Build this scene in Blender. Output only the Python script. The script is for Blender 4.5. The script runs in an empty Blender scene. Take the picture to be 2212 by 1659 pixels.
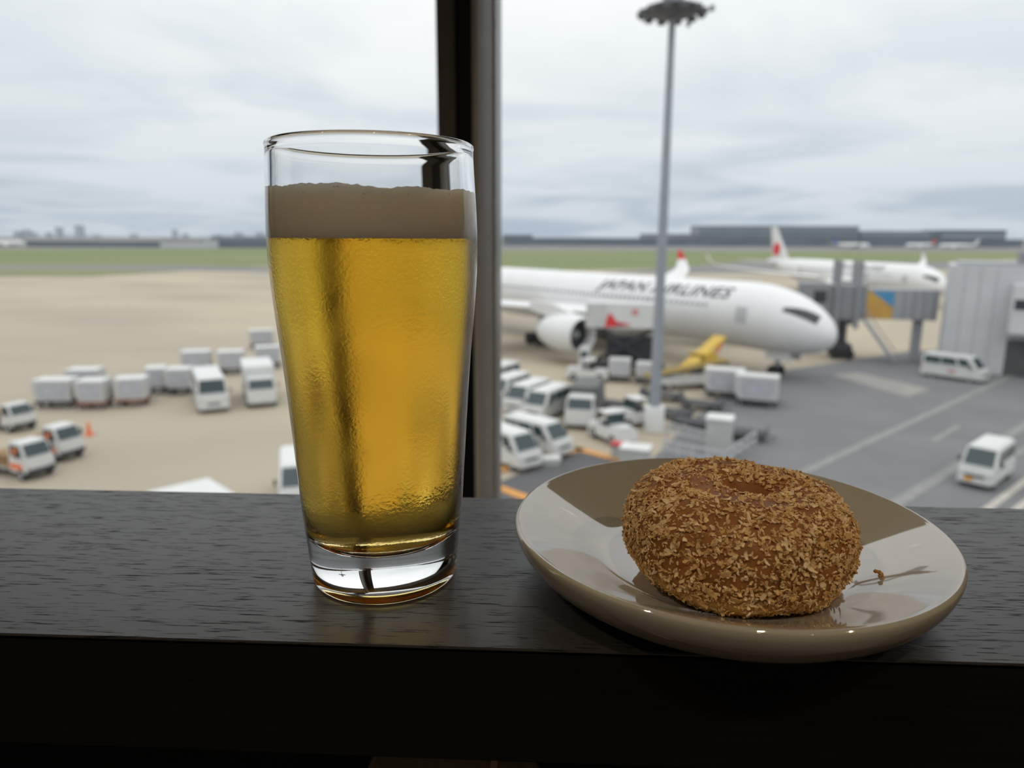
import bpy, bmesh, math, random
import numpy as np
from mathutils import Vector, Matrix, noise
random.seed(7)
PI = math.pi
scene = bpy.context.scene
COL = scene.collection

# ------------------------------------------------------------------ camera
F_PX, PITCH, YAW, ROLL, EYE = 1535.0, 0.2033, 0.0467, 0.0035, 0.1226   # counter top is z = 0
cp, sp, cy, sy = math.cos(PITCH), math.sin(PITCH), math.cos(YAW), math.sin(YAW)
FW = Vector((-sy*cp, cy*cp, -sp)); R0 = Vector((cy, sy, 0)); U0 = R0.cross(FW)
RT = R0*math.cos(ROLL) + U0*math.sin(ROLL); UP = U0*math.cos(ROLL) - R0*math.sin(ROLL)
cam_data = bpy.data.cameras.new('camera'); cam = bpy.data.objects.new('camera', cam_data); COL.objects.link(cam)
M = Matrix.Identity(4)
for i in range(3):
    M[i][0], M[i][1], M[i][2] = RT[i], UP[i], -FW[i]
M[2][3] = EYE
cam.matrix_world = M
cam_data.sensor_width = 36.0; cam_data.lens = 36.0*F_PX/2212
cam_data.clip_start = 0.01; cam_data.clip_end = 20000
cam_data.dof.use_dof = True; cam_data.dof.focus_distance = 0.236; cam_data.dof.aperture_fstop = 11.0
scene.camera = cam

# ------------------------------------------------------------------ world, exposure
world = bpy.data.worlds.new('overcast_sky'); scene.world = world; world.use_nodes = True
nt = world.node_tree; nt.nodes.clear()
def wn(t, **kw):
    n = nt.nodes.new(t)
    for k, v in kw.items(): setattr(n, k, v)
    return n
tc = wn('ShaderNodeTexCoord'); sep = wn('ShaderNodeSeparateXYZ'); nt.links.new(tc.outputs['Generated'], sep.inputs[0])
# cloud deck: project the view direction on a flat layer overhead so that clouds flatten towards the horizon
addz = wn('ShaderNodeMath', operation='MAXIMUM'); addz.inputs[1].default_value = 0.0; nt.links.new(sep.outputs['Z'], addz.inputs[0])
addz2 = wn('ShaderNodeMath', operation='ADD'); addz2.inputs[1].default_value = 0.10; nt.links.new(addz.outputs[0], addz2.inputs[0])
dx = wn('ShaderNodeMath', operation='DIVIDE'); dy = wn('ShaderNodeMath', operation='DIVIDE')
for d, ax in ((dx, 'X'), (dy, 'Y')):
    nt.links.new(sep.outputs[ax], d.inputs[0]); nt.links.new(addz2.outputs[0], d.inputs[1])
cmb = wn('ShaderNodeCombineXYZ'); nt.links.new(dx.outputs[0], cmb.inputs[0]); nt.links.new(dy.outputs[0], cmb.inputs[1])
nz = wn('ShaderNodeTexNoise'); nz.inputs['Scale'].default_value = 0.62; nz.inputs['Detail'].default_value = 5.0; nz.inputs['Roughness'].default_value = 0.52
nz.inputs['Distortion'].default_value = 0.5
nt.links.new(cmb.outputs[0], nz.inputs['Vector'])
rampc = wn('ShaderNodeValToRGB')
rampc.color_ramp.elements[0].position = 0.38; rampc.color_ramp.elements[0].color = (0.66, 0.72, 0.79, 1)
rampc.color_ramp.elements[1].position = 0.56; rampc.color_ramp.elements[1].color = (1.0, 1.0, 1.0, 1)
nt.links.new(nz.outputs['Fac'], rampc.inputs[0])
# how much the clouds show: strongest low down, washed out higher up
rampe = wn('ShaderNodeValToRGB')
el = rampe.color_ramp.elements
# overcast deck: three times as bright overhead as at the horizon
el[0].position = 0.0; el[0].color = (0.60, 0.66, 0.72, 1)
el[1].position = 1.0; el[1].color = (1.98, 1.98, 1.98, 1)
e = el.new(0.10); e.color = (0.765, 0.805, 0.84, 1)
e = el.new(0.20); e.color = (0.895, 0.915, 0.93, 1)
e = el.new(0.32); e.color = (1.03, 1.035, 1.04, 1)
e = el.new(0.60); e.color = (1.40, 1.41, 1.42, 1)
nt.links.new(sep.outputs['Z'], rampe.inputs[0])
rampm = wn('ShaderNodeMapRange'); rampm.inputs['From Min'].default_value = 0.02; rampm.inputs['From Max'].default_value = 0.34
rampm.inputs['To Min'].default_value = 0.78; rampm.inputs['To Max'].default_value = 0.28
nt.links.new(sep.outputs['Z'], rampm.inputs['Value'])
mixc = wn('ShaderNodeMix', data_type='RGBA', blend_type='MULTIPLY')
nt.links.new(rampm.outputs[0], mixc.inputs[0]); nt.links.new(rampe.outputs[0], mixc.inputs[6]); nt.links.new(rampc.outputs[0], mixc.inputs[7])
bg = wn('ShaderNodeBackground'); bg.inputs['Strength'].default_value = 1.0
nt.links.new(mixc.outputs[2], bg.inputs['Color'])
wo = wn('ShaderNodeOutputWorld'); nt.links.new(bg.outputs[0], wo.inputs['Surface'])

vs = scene.view_settings
vs.view_transform = 'Standard'; vs.look = 'None'; vs.gamma = 1.0; vs.use_curve_mapping = False; vs.exposure = 0.08
cyc = scene.cycles
cyc.max_bounces = 14; cyc.diffuse_bounces = 5; cyc.glossy_bounces = 6; cyc.transmission_bounces = 12; cyc.transparent_max_bounces = 12
cyc.caustics_refractive = True; cyc.caustics_reflective = True; cyc.sample_clamp_indirect = 6.0

# ------------------------------------------------------------------ helpers
GZ = EYE - 12.0                       # the apron lies 12 m below the eye
def ray(px, py):
    return FW + RT*((px-1106)/F_PX) - UP*((py-829.5)/F_PX)
def gp(px, py, h=0.0):                # where a sight line meets the level h above the apron
    d = ray(px, py); t = (GZ+h-EYE)/d.z
    return Vector((d.x*t, d.y*t, GZ+h))
def at(px, py, Y):                    # where a sight line meets the distance Y
    d = ray(px, py); t = Y/d.y
    return Vector((d.x*t, Y, EYE+d.z*t))

MATS = {}
def mat(name, col, rough=0.5, metal=0.0, var=0.0, scale=4.0, detail=4.0, bump=0.0, spec=0.5, stretch=None, col2=None, emit=None, estr=0.0, sss=0.0, coat=0.0):
    if name in MATS: return MATS[name]
    m = bpy.data.materials.new(name); m.use_nodes = True; t = m.node_tree
    b = t.nodes['Principled BSDF']
    b.inputs['Roughness'].default_value = rough; b.inputs['Metallic'].default_value = metal
    b.inputs['Specular IOR Level'].default_value = spec
    b.inputs['Coat Weight'].default_value = coat
    c = (*col, 1.0)
    co = t.nodes.new('ShaderNodeTexCoord'); mp = t.nodes.new('ShaderNodeMapping'); t.links.new(co.outputs['Object'], mp.inputs[0])
    if stretch: mp.inputs['Scale'].default_value = stretch
    n = t.nodes.new('ShaderNodeTexNoise'); n.inputs['Scale'].default_value = scale; n.inputs['Detail'].default_value = detail
    t.links.new(mp.outputs[0], n.inputs['Vector'])
    mx = t.nodes.new('ShaderNodeMix'); mx.data_type = 'RGBA'
    lo = tuple(max(0, v*(1-var)) for v in col) if col2 is None else col2
    hi = tuple(min(1, v*(1+var)) for v in col) if col2 is None else col
    mx.inputs[6].default_value = (*lo, 1); mx.inputs[7].default_value = (*hi, 1)
    mr = t.nodes.new('ShaderNodeMapRange'); mr.inputs['From Min'].default_value = 0.32; mr.inputs['From Max'].default_value = 0.68
    t.links.new(n.outputs['Fac'], mr.inputs['Value']); t.links.new(mr.outputs[0], mx.inputs[0])
    t.links.new(mx.outputs[2], b.inputs['Base Color'])
    if bump > 0:
        bp = t.nodes.new('ShaderNodeBump'); bp.inputs['Strength'].default_value = bump; bp.inputs['Distance'].default_value = 0.01
        t.links.new(n.outputs['Fac'], bp.inputs['Height']); t.links.new(bp.outputs[0], b.inputs['Normal'])
    if emit:
        b.inputs['Emission Color'].default_value = (*emit, 1); b.inputs['Emission Strength'].default_value = estr
    MATS[name] = m
    return m

def tag(o, label=None, cat=None, group=None, kind=None):
    if label: o['label'] = label
    if cat: o['category'] = cat
    if group: o['group'] = group
    if kind: o['kind'] = kind
    return o
def thing(name, label, cat, loc=(0, 0, 0), rz=0.0, group=None, kind=None, parent=None):
    o = bpy.data.objects.new(name, None); COL.objects.link(o); o.empty_display_size = 0.05
    o.location = loc; o.rotation_euler = (0, 0, rz); o.parent = parent
    return tag(o, label, cat, group, kind)

class MB:
    """collects shapes for one mesh object"""
    def __init__(s): s.v, s.f, s.m = [], [], []
    def add(s, vs, fs, mi=0):
        b = len(s.v); s.v += [tuple(v) for v in vs]; s.f += [tuple(b+i for i in f) for f in fs]; s.m += [mi]*len(fs); return s
    def hexa(s, p, mi=0):            # p: bottom 4 (ccw from above), top 4
        return s.add(p, [(3, 2, 1, 0), (4, 5, 6, 7), (0, 1, 5, 4), (1, 2, 6, 5), (2, 3, 7, 6), (3, 0, 4, 7)], mi)
    def box(s, c, d, rz=0.0, mi=0):
        x, y, z = (v/2 for v in d); co, si = math.cos(rz), math.sin(rz)
        P = [(c[0]+a*x*co-b*y*si, c[1]+a*x*si+b*y*co, c[2]+e*z) for e in (-1, 1) for a, b in ((-1, -1), (1, -1), (1, 1), (-1, 1))]
        return s.hexa(P, mi)
    def bx(s, x0, x1, y0, y1, z0, z1, mi=0):
        return s.box(((x0+x1)/2, (y0+y1)/2, (z0+z1)/2), (x1-x0, y1-y0, z1-z0), 0, mi)
    def taper(s, x0, x1, y0, y1, z0, X0, X1, Y0, Y1, z1, mi=0):
        return s.hexa([(x0, y0, z0), (x1, y0, z0), (x1, y1, z0), (x0, y1, z0), (X0, Y0, z1), (X1, Y0, z1), (X1, Y1, z1), (X0, Y1, z1)], mi)
    def beam(s, p, q, w, h=None, mi=0):
        p, q = Vector(p), Vector(q); h = h or w; d = (q-p).normalized()
        a = Vector((0, 0, 1)) if abs(d.z) < 0.95 else Vector((1, 0, 0))
        u = d.cross(a).normalized()*w/2; v = u.cross(d).normalized()*h/2
        return s.hexa([p-u-v, p+u-v, q+u-v, q-u-v, p-u+v, p+u+v, q+u+v, q-u+v], mi)
    def cyl(s, p, q, r, r2=None, n=16, mi=0):
        p, q = Vector(p), Vector(q); r2 = r if r2 is None else r2; d = (q-p).normalized()
        a = Vector((0, 0, 1)) if abs(d.z) < 0.95 else Vector((1, 0, 0))
        u = d.cross(a).normalized(); v = d.cross(u)
        ring = [(math.cos(2*PI*i/n), math.sin(2*PI*i/n)) for i in range(n)]
        P = [p+(u*c+v*t)*r for c, t in ring]+[q+(u*c+v*t)*r2 for c, t in ring]
        fs = [(i, (i+1) % n, n+(i+1) % n, n+i) for i in range(n)]+[tuple(range(n-1, -1, -1)), tuple(range(n, 2*n))]
        return s.add(P, fs, mi)
    def lathe(s, prof, n=48, c=(0, 0, 0), mi=0, close=False):
        rows, P, fs = [], [], []
        for r, z in prof:
            if r < 1e-7: rows.append([len(P)]); P.append((c[0], c[1], c[2]+z))
            else:
                rows.append(list(range(len(P), len(P)+n)))
                P += [(c[0]+r*math.cos(2*PI*i/n), c[1]+r*math.sin(2*PI*i/n), c[2]+z) for i in range(n)]
        pairs = list(zip(rows, rows[1:]))+([(rows[-1], rows[0])] if close else [])
        for a, b in pairs:
            for i in range(n):
                j = (i+1) % n
                if len(a) == 1 and len(b) == 1: continue
                if len(a) == 1: fs.append((a[0], b[j], b[i]))
                elif len(b) == 1: fs.append((a[i], a[j], b[0]))
                else: fs.append((a[i], a[j], b[j], b[i]))
        return s.add(P, fs, mi)
    def rings(s, rs, cap=True, mi=0):
        n = len(rs[0]); P = [p for r in rs for p in r]; fs = []
        for k in range(len(rs)-1):
            for i in range(n):
                j = (i+1) % n; fs.append((k*n+i, k*n+j, (k+1)*n+j, (k+1)*n+i))
        if cap: fs += [tuple(range(n-1, -1, -1)), tuple(range((len(rs)-1)*n, len(rs)*n))]
        return s.add(P, fs, mi)
    def panel(s, q, u0, u1, v0, v1, off=0.012, th=0.02, mi=0):   # a slab lying on quad q (four points, ccw from outside)
        q = [Vector(p) for p in q]; nrm = (q[1]-q[0]).cross(q[3]-q[0]).normalized()
        g = lambda u, v: (q[0]*(1-u)+q[1]*u)*(1-v)+(q[3]*(1-u)+q[2]*u)*v
        lo = [g(u, v)+nrm*(off-th) for u, v in ((u0, v0), (u1, v0), (u1, v1), (u0, v1))]
        return s.hexa(lo+[p+nrm*th for p in lo], mi)
    def mesh(s, name, mats, smooth=40, bevel=0.0, seg=2, fix=True):
        me = bpy.data.meshes.new(name); me.from_pydata(s.v, [], s.f)
        for i, mi in enumerate(s.m): me.polygons[i].material_index = mi
        for m in (mats if isinstance(mats, (list, tuple)) else [mats]): me.materials.append(m)
        bm = bmesh.new(); bm.from_mesh(me)
        if bevel > 0:
            ed = [e for e in bm.edges if len(e.link_faces) == 2 and e.calc_face_angle(0) > 0.4]
            bmesh.ops.bevel(bm, geom=ed, offset=bevel, segments=seg, affect='EDGES', clamp_overlap=True)
        if fix: bmesh.ops.recalc_face_normals(bm, faces=bm.faces)
        bm.to_mesh(me); bm.free()
        if smooth:
            for p in me.polygons: p.use_smooth = True
            me.set_sharp_from_angle(angle=math.radians(smooth))
        me.update()
        return me
    def build(s, name, mats, parent=None, smooth=40, bevel=0.0, seg=2, loc=None, fix=True):
        o = bpy.data.objects.new(name, s.mesh(name, mats, smooth, bevel, seg, fix)); COL.objects.link(o)
        o.parent = parent
        if loc is not None: o.location = loc
        return o
def struct(o, label=None):
    o['kind'] = 'structure'
    if label: o['label'] = label
    return o
def link_mesh(name, me, parent=None, loc=(0, 0, 0), rot=(0, 0, 0), sc=(1, 1, 1)):
    o = bpy.data.objects.new(name, me); COL.objects.link(o); o.parent = parent
    o.location = loc; o.rotation_euler = rot; o.scale = sc
    return o
def copy_tree(o, parent=None):
    c = o.copy(); COL.objects.link(c); c.parent = parent
    for ch in list(o.children): copy_tree(ch, c)
    return c

# ================================================================== THE ROOM
FLOOR, CEIL = -0.76, 1.95
YW, YW2 = 1.20, 1.42                      # room face and outer face of the window wall
XL, XR, YB = -4.2, 4.2, -6.5
m_carpet = mat('carpet', (0.09, 0.08, 0.075), 0.95, var=0.2, scale=60)
m_wallp = mat('dark_wall', (0.36, 0.31, 0.26), 0.7, var=0.06, scale=8)
m_ceil = mat('ceiling_paint', (0.62, 0.58, 0.52), 0.8, var=0.03, scale=5)
m_spandrel = mat('spandrel_black', (0.022, 0.021, 0.02), 0.6, var=0.1, scale=10)
struct(MB().bx(XL, XR, YB, YW2, FLOOR-0.1, FLOOR).build('floor', m_carpet), 'dark carpet of the lounge')
struct(MB().bx(XL, XR, YB, YW2, CEIL, CEIL+0.1).build('ceiling', m_ceil), 'lounge ceiling')
struct(MB().bx(XL, XR, YB-0.1, YB, FLOOR, CEIL).build('wall_back', m_wallp), 'dark back wall of the lounge')
struct(MB().bx(XL-0.1, XL, YB, YW2, FLOOR, CEIL).build('wall_left', m_wallp), 'dark side wall of the lounge')
struct(MB().bx(XR, XR+0.1, YB, YW2, FLOOR, CEIL).build('wall_right', m_wallp), 'dark side wall of the lounge')
SILL = -0.46
struct(MB().bx(XL, XR, YW, YW2, FLOOR, SILL).build('wall_front', m_spandrel), 'black wall below the window')

HEAD = 0.86
struct(MB().bx(XL, XR, YW, YW2, HEAD, CEIL).build('wall_front_head', m_wallp), 'wall above the window head')
m_alu = mat('bronze_aluminium', (0.21, 0.185, 0.16), 0.42, metal=0.0, var=0.05, scale=30)
m_alur = mat('warm_grey_aluminium', (0.78, 0.73, 0.65), 0.36, var=0.05, scale=30)
m_alu2 = mat('pale_aluminium', (0.50, 0.47, 0.43), 0.38, var=0.04, scale=30)
m_gask = mat('black_gasket', (0.006, 0.006, 0.006), 0.6, var=0.1, scale=40)
def glass_pane_mat():
    m = bpy.data.materials.new('window_glass'); m.use_nodes = True; t = m.node_tree; t.nodes.clear()
    o = t.nodes.new('ShaderNodeOutputMaterial'); mx = t.nodes.new('ShaderNodeMixShader')
    tr = t.nodes.new('ShaderNodeBsdfTransparent'); tr.inputs[0].default_value = (0.975, 0.985, 0.985, 1)
    gl = t.nodes.new('ShaderNodeBsdfGlossy'); gl.inputs['Roughness'].default_value = 0.0
    fr = t.nodes.new('ShaderNodeFresnel'); fr.inputs['IOR'].default_value = 1.3
    t.links.new(fr.outputs[0], mx.inputs[0]); t.links.new(tr.outputs[0], mx.inputs[1]); t.links.new(gl.outputs[0], mx.inputs[2])
    t.links.new(mx.outputs[0], o.inputs['Surface'])
    return m
m_pane = glass_pane_mat()
MX0, MX1 = -0.1780, -0.0904               # the mullion in view, its room face
win = thing('window_1', 'wide lounge window with dark mullion overlooking the apron', None, (0, YW, SILL), kind='structure')
def wbuild(mb, name, m, par=None, bevel=0.0):
    for i, v in enumerate(mb.v): mb.v[i] = (v[0], v[1]-YW, v[2]-SILL)
    return mb.build(name, m, par or win, bevel=bevel)
for k in (-2, -1, 0, 1, 2):
    ox = k*1.75; a0, a1, a2, a3 = MX0+ox, MX0+ox+0.029, MX0+ox+0.057, MX1+ox
    wbuild(MB().bx(a0, a1, YW, YW2, SILL, HEAD), 'mullion_profile', m_alu, bevel=0.0015)
    wbuild(MB().bx(a1, a2, YW+0.012, YW2, SILL, HEAD), 'mullion_gasket', m_gask)
    # splayed face turned towards the right-hand pane
    q = [(a2, YW), (a2+0.008, YW), (a3-0.001, YW+0.044), (a3-0.001, YW+0.048), (a2, YW+0.20)]
    n = len(q); V = [(x, y, SILL) for x, y in q]+[(x, y, HEAD) for x, y in q]
    wbuild(MB().add(V, [tuple(range(n-1, -1, -1)), tuple(range(n, 2*n))]+[(i, (i+1) % n, n+(i+1) % n, n+i) for i in range(n)]), 'mullion_profile', m_alur)
    wbuild(MB().bx(a3-0.03, a3, YW+0.05, YW2-0.004, SILL, HEAD), 'mullion_core', m_alur)
    wbuild(MB().bx(a3, a3+0.003, YW+0.05, YW2-0.012, SILL, HEAD), 'mullion_side_cover', m_alu2)
for k in range(-3, 3):
    x0 = max(XL, MX1+k*1.75+0.003); x1 = min(XR, MX0+(k+1)*1.75)
    if k == -3: x0 = XL
    if x1 - x0 < 0.05: continue
    wbuild(MB().bx(x0, x1, YW2-0.03, YW2-0.022, SILL, HEAD), 'pane', m_pane)
    wbuild(MB().bx(x0, x1, YW+0.01, YW2-0.01, HEAD-0.03, HEAD), 'head_rail', m_alu, bevel=0.001)
    wbuild(MB().bx(x0, x1, YW2-0.05, YW2-0.005, SILL, SILL+0.025), 'sill_rail', m_gask)

# warm downlights in the ceiling behind the viewer
m_lamp = mat('warm_lamp', (0.9, 0.8, 0.6), 0.5, emit=(1.0, 0.82, 0.60), estr=14.0)
m_trim = mat('lamp_trim', (0.5, 0.48, 0.45), 0.4)
lamp_spots = [(-1.3, -0.7), (0.35, -0.95), (1.7, -0.7), (-1.3, -2.6), (0.35, -2.8), (1.7, -2.6)]
for i, (x, y) in enumerate(lamp_spots):
    t = thing('ceiling_downlight', 'small warm round downlight set into the lounge ceiling', 'lamp', (x, y, CEIL), group='lounge downlights')
    MB().lathe([(0.052, -0.002), (0.062, -0.006), (0.066, -0.004), (0.066, 0.0), (0.052, 0.0)], 32, close=True).build('trim_ring', m_trim, t)
    MB().lathe([(0.0, -0.003), (0.05, -0.003), (0.05, 0.001), (0.0, 0.001)], 32).build('diffuser', m_lamp, t)
    ld = bpy.data.lights.new('downlight_glow', 'SPOT'); ld.energy = 38.0; ld.color = (1.0, 0.84, 0.64); ld.spot_size = 2.1; ld.spot_blend = 0.6; ld.shadow_soft_size = 0.045
    lo = bpy.data.objects.new('downlight_glow', ld); COL.objects.link(lo); lo.parent = t; lo.location = (0, 0, -0.02)

# ------------------------------------------------------------------ counter
def wood_mat():
    m = bpy.data.materials.new('dark_wood_laminate'); m.use_nodes = True; t = m.node_tree; b = t.nodes['Principled BSDF']
    co = t.nodes.new('ShaderNodeTexCoord'); mp = t.nodes.new('ShaderNodeMapping'); mp.inputs['Scale'].default_value = (30, 520, 520)
    t.links.new(co.outputs['Object'], mp.inputs[0])
    n = t.nodes.new('ShaderNodeTexNoise'); n.inputs['Scale'].default_value = 3.0; n.inputs['Detail'].default_value = 3.0; n.inputs['Roughness'].default_value = 0.55
    t.links.new(mp.outputs[0], n.inputs['Vector'])
    r = t.nodes.new('ShaderNodeValToRGB'); r.color_ramp.elements[0].position = 0.58; r.color_ramp.elements[0].color = (1, 1, 1, 1)
    r.color_ramp.elements[1].position = 0.66; r.color_ramp.elements[1].color = (0, 0, 0, 1)
    t.links.new(n.outputs['Fac'], r.inputs[0])
    mp2 = t.nodes.new('ShaderNodeMapping'); mp2.inputs['Scale'].default_value = (6, 60, 60); t.links.new(co.outputs['Object'], mp2.inputs[0])
    n2 = t.nodes.new('ShaderNodeTexNoise'); n2.inputs['Scale'].default_value = 2.0; n2.inputs['Detail'].default_value = 4.0; t.links.new(mp2.outputs[0], n2.inputs['Vector'])
    mx = t.nodes.new('ShaderNodeMix'); mx.data_type = 'RGBA'; mx.inputs[6].default_value = (0.030, 0.026, 0.024, 1); mx.inputs[7].default_value = (0.044, 0.038, 0.034, 1)
    t.links.new(n2.outputs['Fac'], mx.inputs[0])
    mx2 = t.nodes.new('ShaderNodeMix'); mx2.data_type = 'RGBA'; mx2.inputs[6].default_value = (0.007, 0.006, 0.005, 1)
    t.links.new(r.outputs[0], mx2.inputs[0]); t.links.new(mx.outputs[2], mx2.inputs[7]); t.links.new(mx2.outputs[2], b.inputs['Base Color'])
    sp_ = t.nodes.new('ShaderNodeMapRange'); sp_.inputs['To Min'].default_value = 0.25; sp_.inputs['To Max'].default_value = 0.85
    t.links.new(r.outputs[0], sp_.inputs['Value']); t.links.new(sp_.outputs[0], b.inputs['Specular IOR Level'])
    rr = t.nodes.new('ShaderNodeMapRange'); rr.inputs['To Min'].default_value = 0.6; rr.inputs['To Max'].default_value = 0.36
    t.links.new(r.outputs[0], rr.inputs['Value']); t.links.new(rr.outputs[0], b.inputs['Roughness'])
    bp = t.nodes.new('ShaderNodeBump'); bp.inputs['Strength'].default_value = 0.35; bp.inputs['Distance'].default_value = 0.0004
    t.links.new(r.outputs[0], bp.inputs['Height']); t.links.new(bp.outputs[0], b.inputs['Normal'])
    return m
m_wood = wood_mat()
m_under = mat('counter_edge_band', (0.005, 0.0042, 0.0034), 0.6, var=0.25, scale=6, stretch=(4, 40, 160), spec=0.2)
YF, YBK = 0.1954, 0.3226
ctr = thing('window_counter', 'narrow dark brown wood-grain counter along the window', 'counter', (0, 0.26, FLOOR))
def cb(mb, name, m, bevel=0.0):
    for i, v in enumerate(mb.v): mb.v[i] = (v[0], v[1]-0.26, v[2]-FLOOR)
    return mb.build(name, m, ctr, bevel=bevel)
cb(MB().bx(-2.0, 2.0, YF, YBK, -0.0010, 0.0), 'top_board', m_wood, 0.0003)
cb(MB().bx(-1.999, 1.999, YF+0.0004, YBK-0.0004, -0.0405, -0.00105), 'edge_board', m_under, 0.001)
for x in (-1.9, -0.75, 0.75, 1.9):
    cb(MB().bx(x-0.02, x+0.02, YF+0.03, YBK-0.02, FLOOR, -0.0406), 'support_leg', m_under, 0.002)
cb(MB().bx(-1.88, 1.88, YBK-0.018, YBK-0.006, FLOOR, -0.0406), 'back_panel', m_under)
# tan bag hanging on a hook under the counter
m_tan = mat('tan_canvas', (0.68, 0.52, 0.37), 0.8, var=0.10, scale=300)
m_stl = mat('hook_steel', (0.3, 0.3, 0.3), 0.35, metal=1.0)
b0, b1 = at(780, 1655, 0.27), at(1180, 1655, 0.27)
bw, bz = (b1.x-b0.x), -0.1015
bag = thing('shoulder_bag', 'tan canvas bag hanging under the dark counter, only its top edge showing', 'bag', ((b0.x+b1.x)/2, 0.27, bz-0.24))
P, f, nb = [], [], 24
for zq, sc_ in ((0.0, 0.86), (0.02, 0.97), (0.12, 1.0), (0.215, 0.99), (0.232, 0.95), (0.240, 0.84)):
    for i_ in range(nb):
        a = 2*PI*i_/nb; c_, s_ = math.cos(a), math.sin(a)
        P.append((math.copysign(abs(c_)**0.45, c_)*bw/2*sc_, math.copysign(abs(s_)**0.6, s_)*0.024*sc_, zq-0.004*max(0, c_)*(zq > 0.2)))
for k in range(5):
    for i_ in range(nb): f.append((k*nb+i_, k*nb+(i_+1) % nb, (k+1)*nb+(i_+1) % nb, (k+1)*nb+i_))
f += [tuple(range(nb-1, -1, -1)), tuple(range(5*nb, 6*nb))]
MB().add(P, f).build('bag_body', m_tan, bag, smooth=60)
MB().bx(-bw*0.42, bw*0.42, -0.0265, -0.0235, 0.10, 0.20).build('front_pocket', m_tan, bag, bevel=0.001)
MB().beam((bw*0.2, 0.0, 0.22), (bw*0.28, 0.018, 0.285), 0.018, 0.003).build('strap', m_tan, bag)
MB().beam((bw*0.28, 0.012, 0.283), (bw*0.28, 0.0345, 0.283), 0.012, 0.005).build('hook', m_stl, bag)

# ================================================================== BEER
GX, GY = -0.0584, 0.244
def prof_interp(tbl, z):
    zs = [a for a, b in tbl]; rs = [b for a, b in tbl]
    return float(np.interp(z, zs, rs))
raw_out = [(0.0, 0.0262), (0.0077, 0.0270), (0.015, 0.0277), (0.0277, 0.02885), (0.0435, 0.0298), (0.0606, 0.03085), (0.0773, 0.03195), (0.0887, 0.0330),
           (0.0967, 0.03370), (0.1029, 0.03425), (0.1122, 0.03485), (0.1218, 0.03500), (0.1319, 0.03468), (0.1393, 0.03423), (0.1495, 0.03365), (0.1530, 0.0337)]
zz = np.linspace(0, 0.153, 154); rr_ = np.interp(zz, [a for a, b in raw_out], [b for a, b in raw_out])
ker = np.ones(9)/9.0
rpad = np.concatenate([2*rr_[0]-rr_[8:0:-1], rr_, 2*rr_[-1]-rr_[-2:-10:-1]])
rs_ = np.convolve(np.convolve(rpad, ker, 'same'), ker, 'same')[8:-8]
def r_out(z): return float(np.interp(z, zz, rs_))
WALL, ZI = 0.0021, 0.0142                    # wall thickness, inside floor height
def r_in(z):
    w = WALL + 0.0012*max(0, (0.06-z)/0.06)
    return r_out(z)-w
HT = 0.1525
Z_LIQ, Z_FOAM = 0.1222, 0.1372
def glass_mat():
    m = bpy.data.materials.new('tumbler_glass'); m.use_nodes = True; t = m.node_tree; t.nodes.clear()
    o = t.nodes.new('ShaderNodeOutputMaterial'); g = t.nodes.new('ShaderNodeBsdfGlass'); g.inputs['IOR'].default_value = 1.5
    g.inputs['Color'].default_value = (1.0, 1.0, 1.0, 1)
    co = t.nodes.new('ShaderNodeTexCoord'); sx = t.nodes.new('ShaderNodeSeparateXYZ'); t.links.new(co.outputs['Object'], sx.inputs[0])
    # cold wall fogs up from the inside floor to the bottom of the froth
    a = t.nodes.new('ShaderNodeMapRange'); a.interpolation_type = 'SMOOTHSTEP'
    a.inputs['From Min'].default_value = 0.012; a.inputs['From Max'].default_value = 0.040; t.links.new(sx.outputs['Z'], a.inputs['Value'])
    b = t.nodes.new('ShaderNodeMapRange'); b.interpolation_type = 'SMOOTHSTEP'
    b.inputs['From Min'].default_value = 0.132; b.inputs['From Max'].default_value = 0.120; t.links.new(sx.outputs['Z'], b.inputs['Value'])
    n = t.nodes.new('ShaderNodeTexNoise'); n.inputs['Scale'].default_value = 45; n.inputs['Detail'].default_value = 4; t.links.new(co.outputs['Object'], n.inputs['Vector'])
    nr = t.nodes.new('ShaderNodeMapRange'); nr.inputs['From Min'].default_value = 0.35; nr.inputs['From Max'].default_value = 0.65
    nr.inputs['To Min'].default_value = 0.06; nr.inputs['To Max'].default_value = 0.26; t.links.new(n.outputs['Fac'], nr.inputs['Value'])
    p = t.nodes.new('ShaderNodeMath'); p.operation = 'MULTIPLY'; t.links.new(a.outputs[0], p.inputs[0]); t.links.new(b.outputs[0], p.inputs[1])
    q = t.nodes.new('ShaderNodeMath'); q.operation = 'MULTIPLY'; t.links.new(p.outputs[0], q.inputs[0]); t.links.new(nr.outputs[0], q.inputs[1])
    t.links.new(q.outputs[0], g.inputs['Roughness'])
    n2 = t.nodes.new('ShaderNodeTexNoise'); n2.inputs['Scale'].default_value = 900; n2.inputs['Detail'].default_value = 2; t.links.new(co.outputs['Object'], n2.inputs['Vector'])
    bp = t.nodes.new('ShaderNodeBump'); bp.inputs['Distance'].default_value = 0.0003
    bs = t.nodes.new('ShaderNodeMath'); bs.operation = 'MULTIPLY'; bs.inputs[1].default_value = 0.35; t.links.new(p.outputs[0], bs.inputs[0])
    t.links.new(bs.outputs[0], bp.inputs['Strength']); t.links.new(n2.outputs['Fac'], bp.inputs['Height']); t.links.new(bp.outputs[0], g.inputs['Normal'])
    t.links.new(g.outputs[0], o.inputs['Surface'])
    return m
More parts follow.
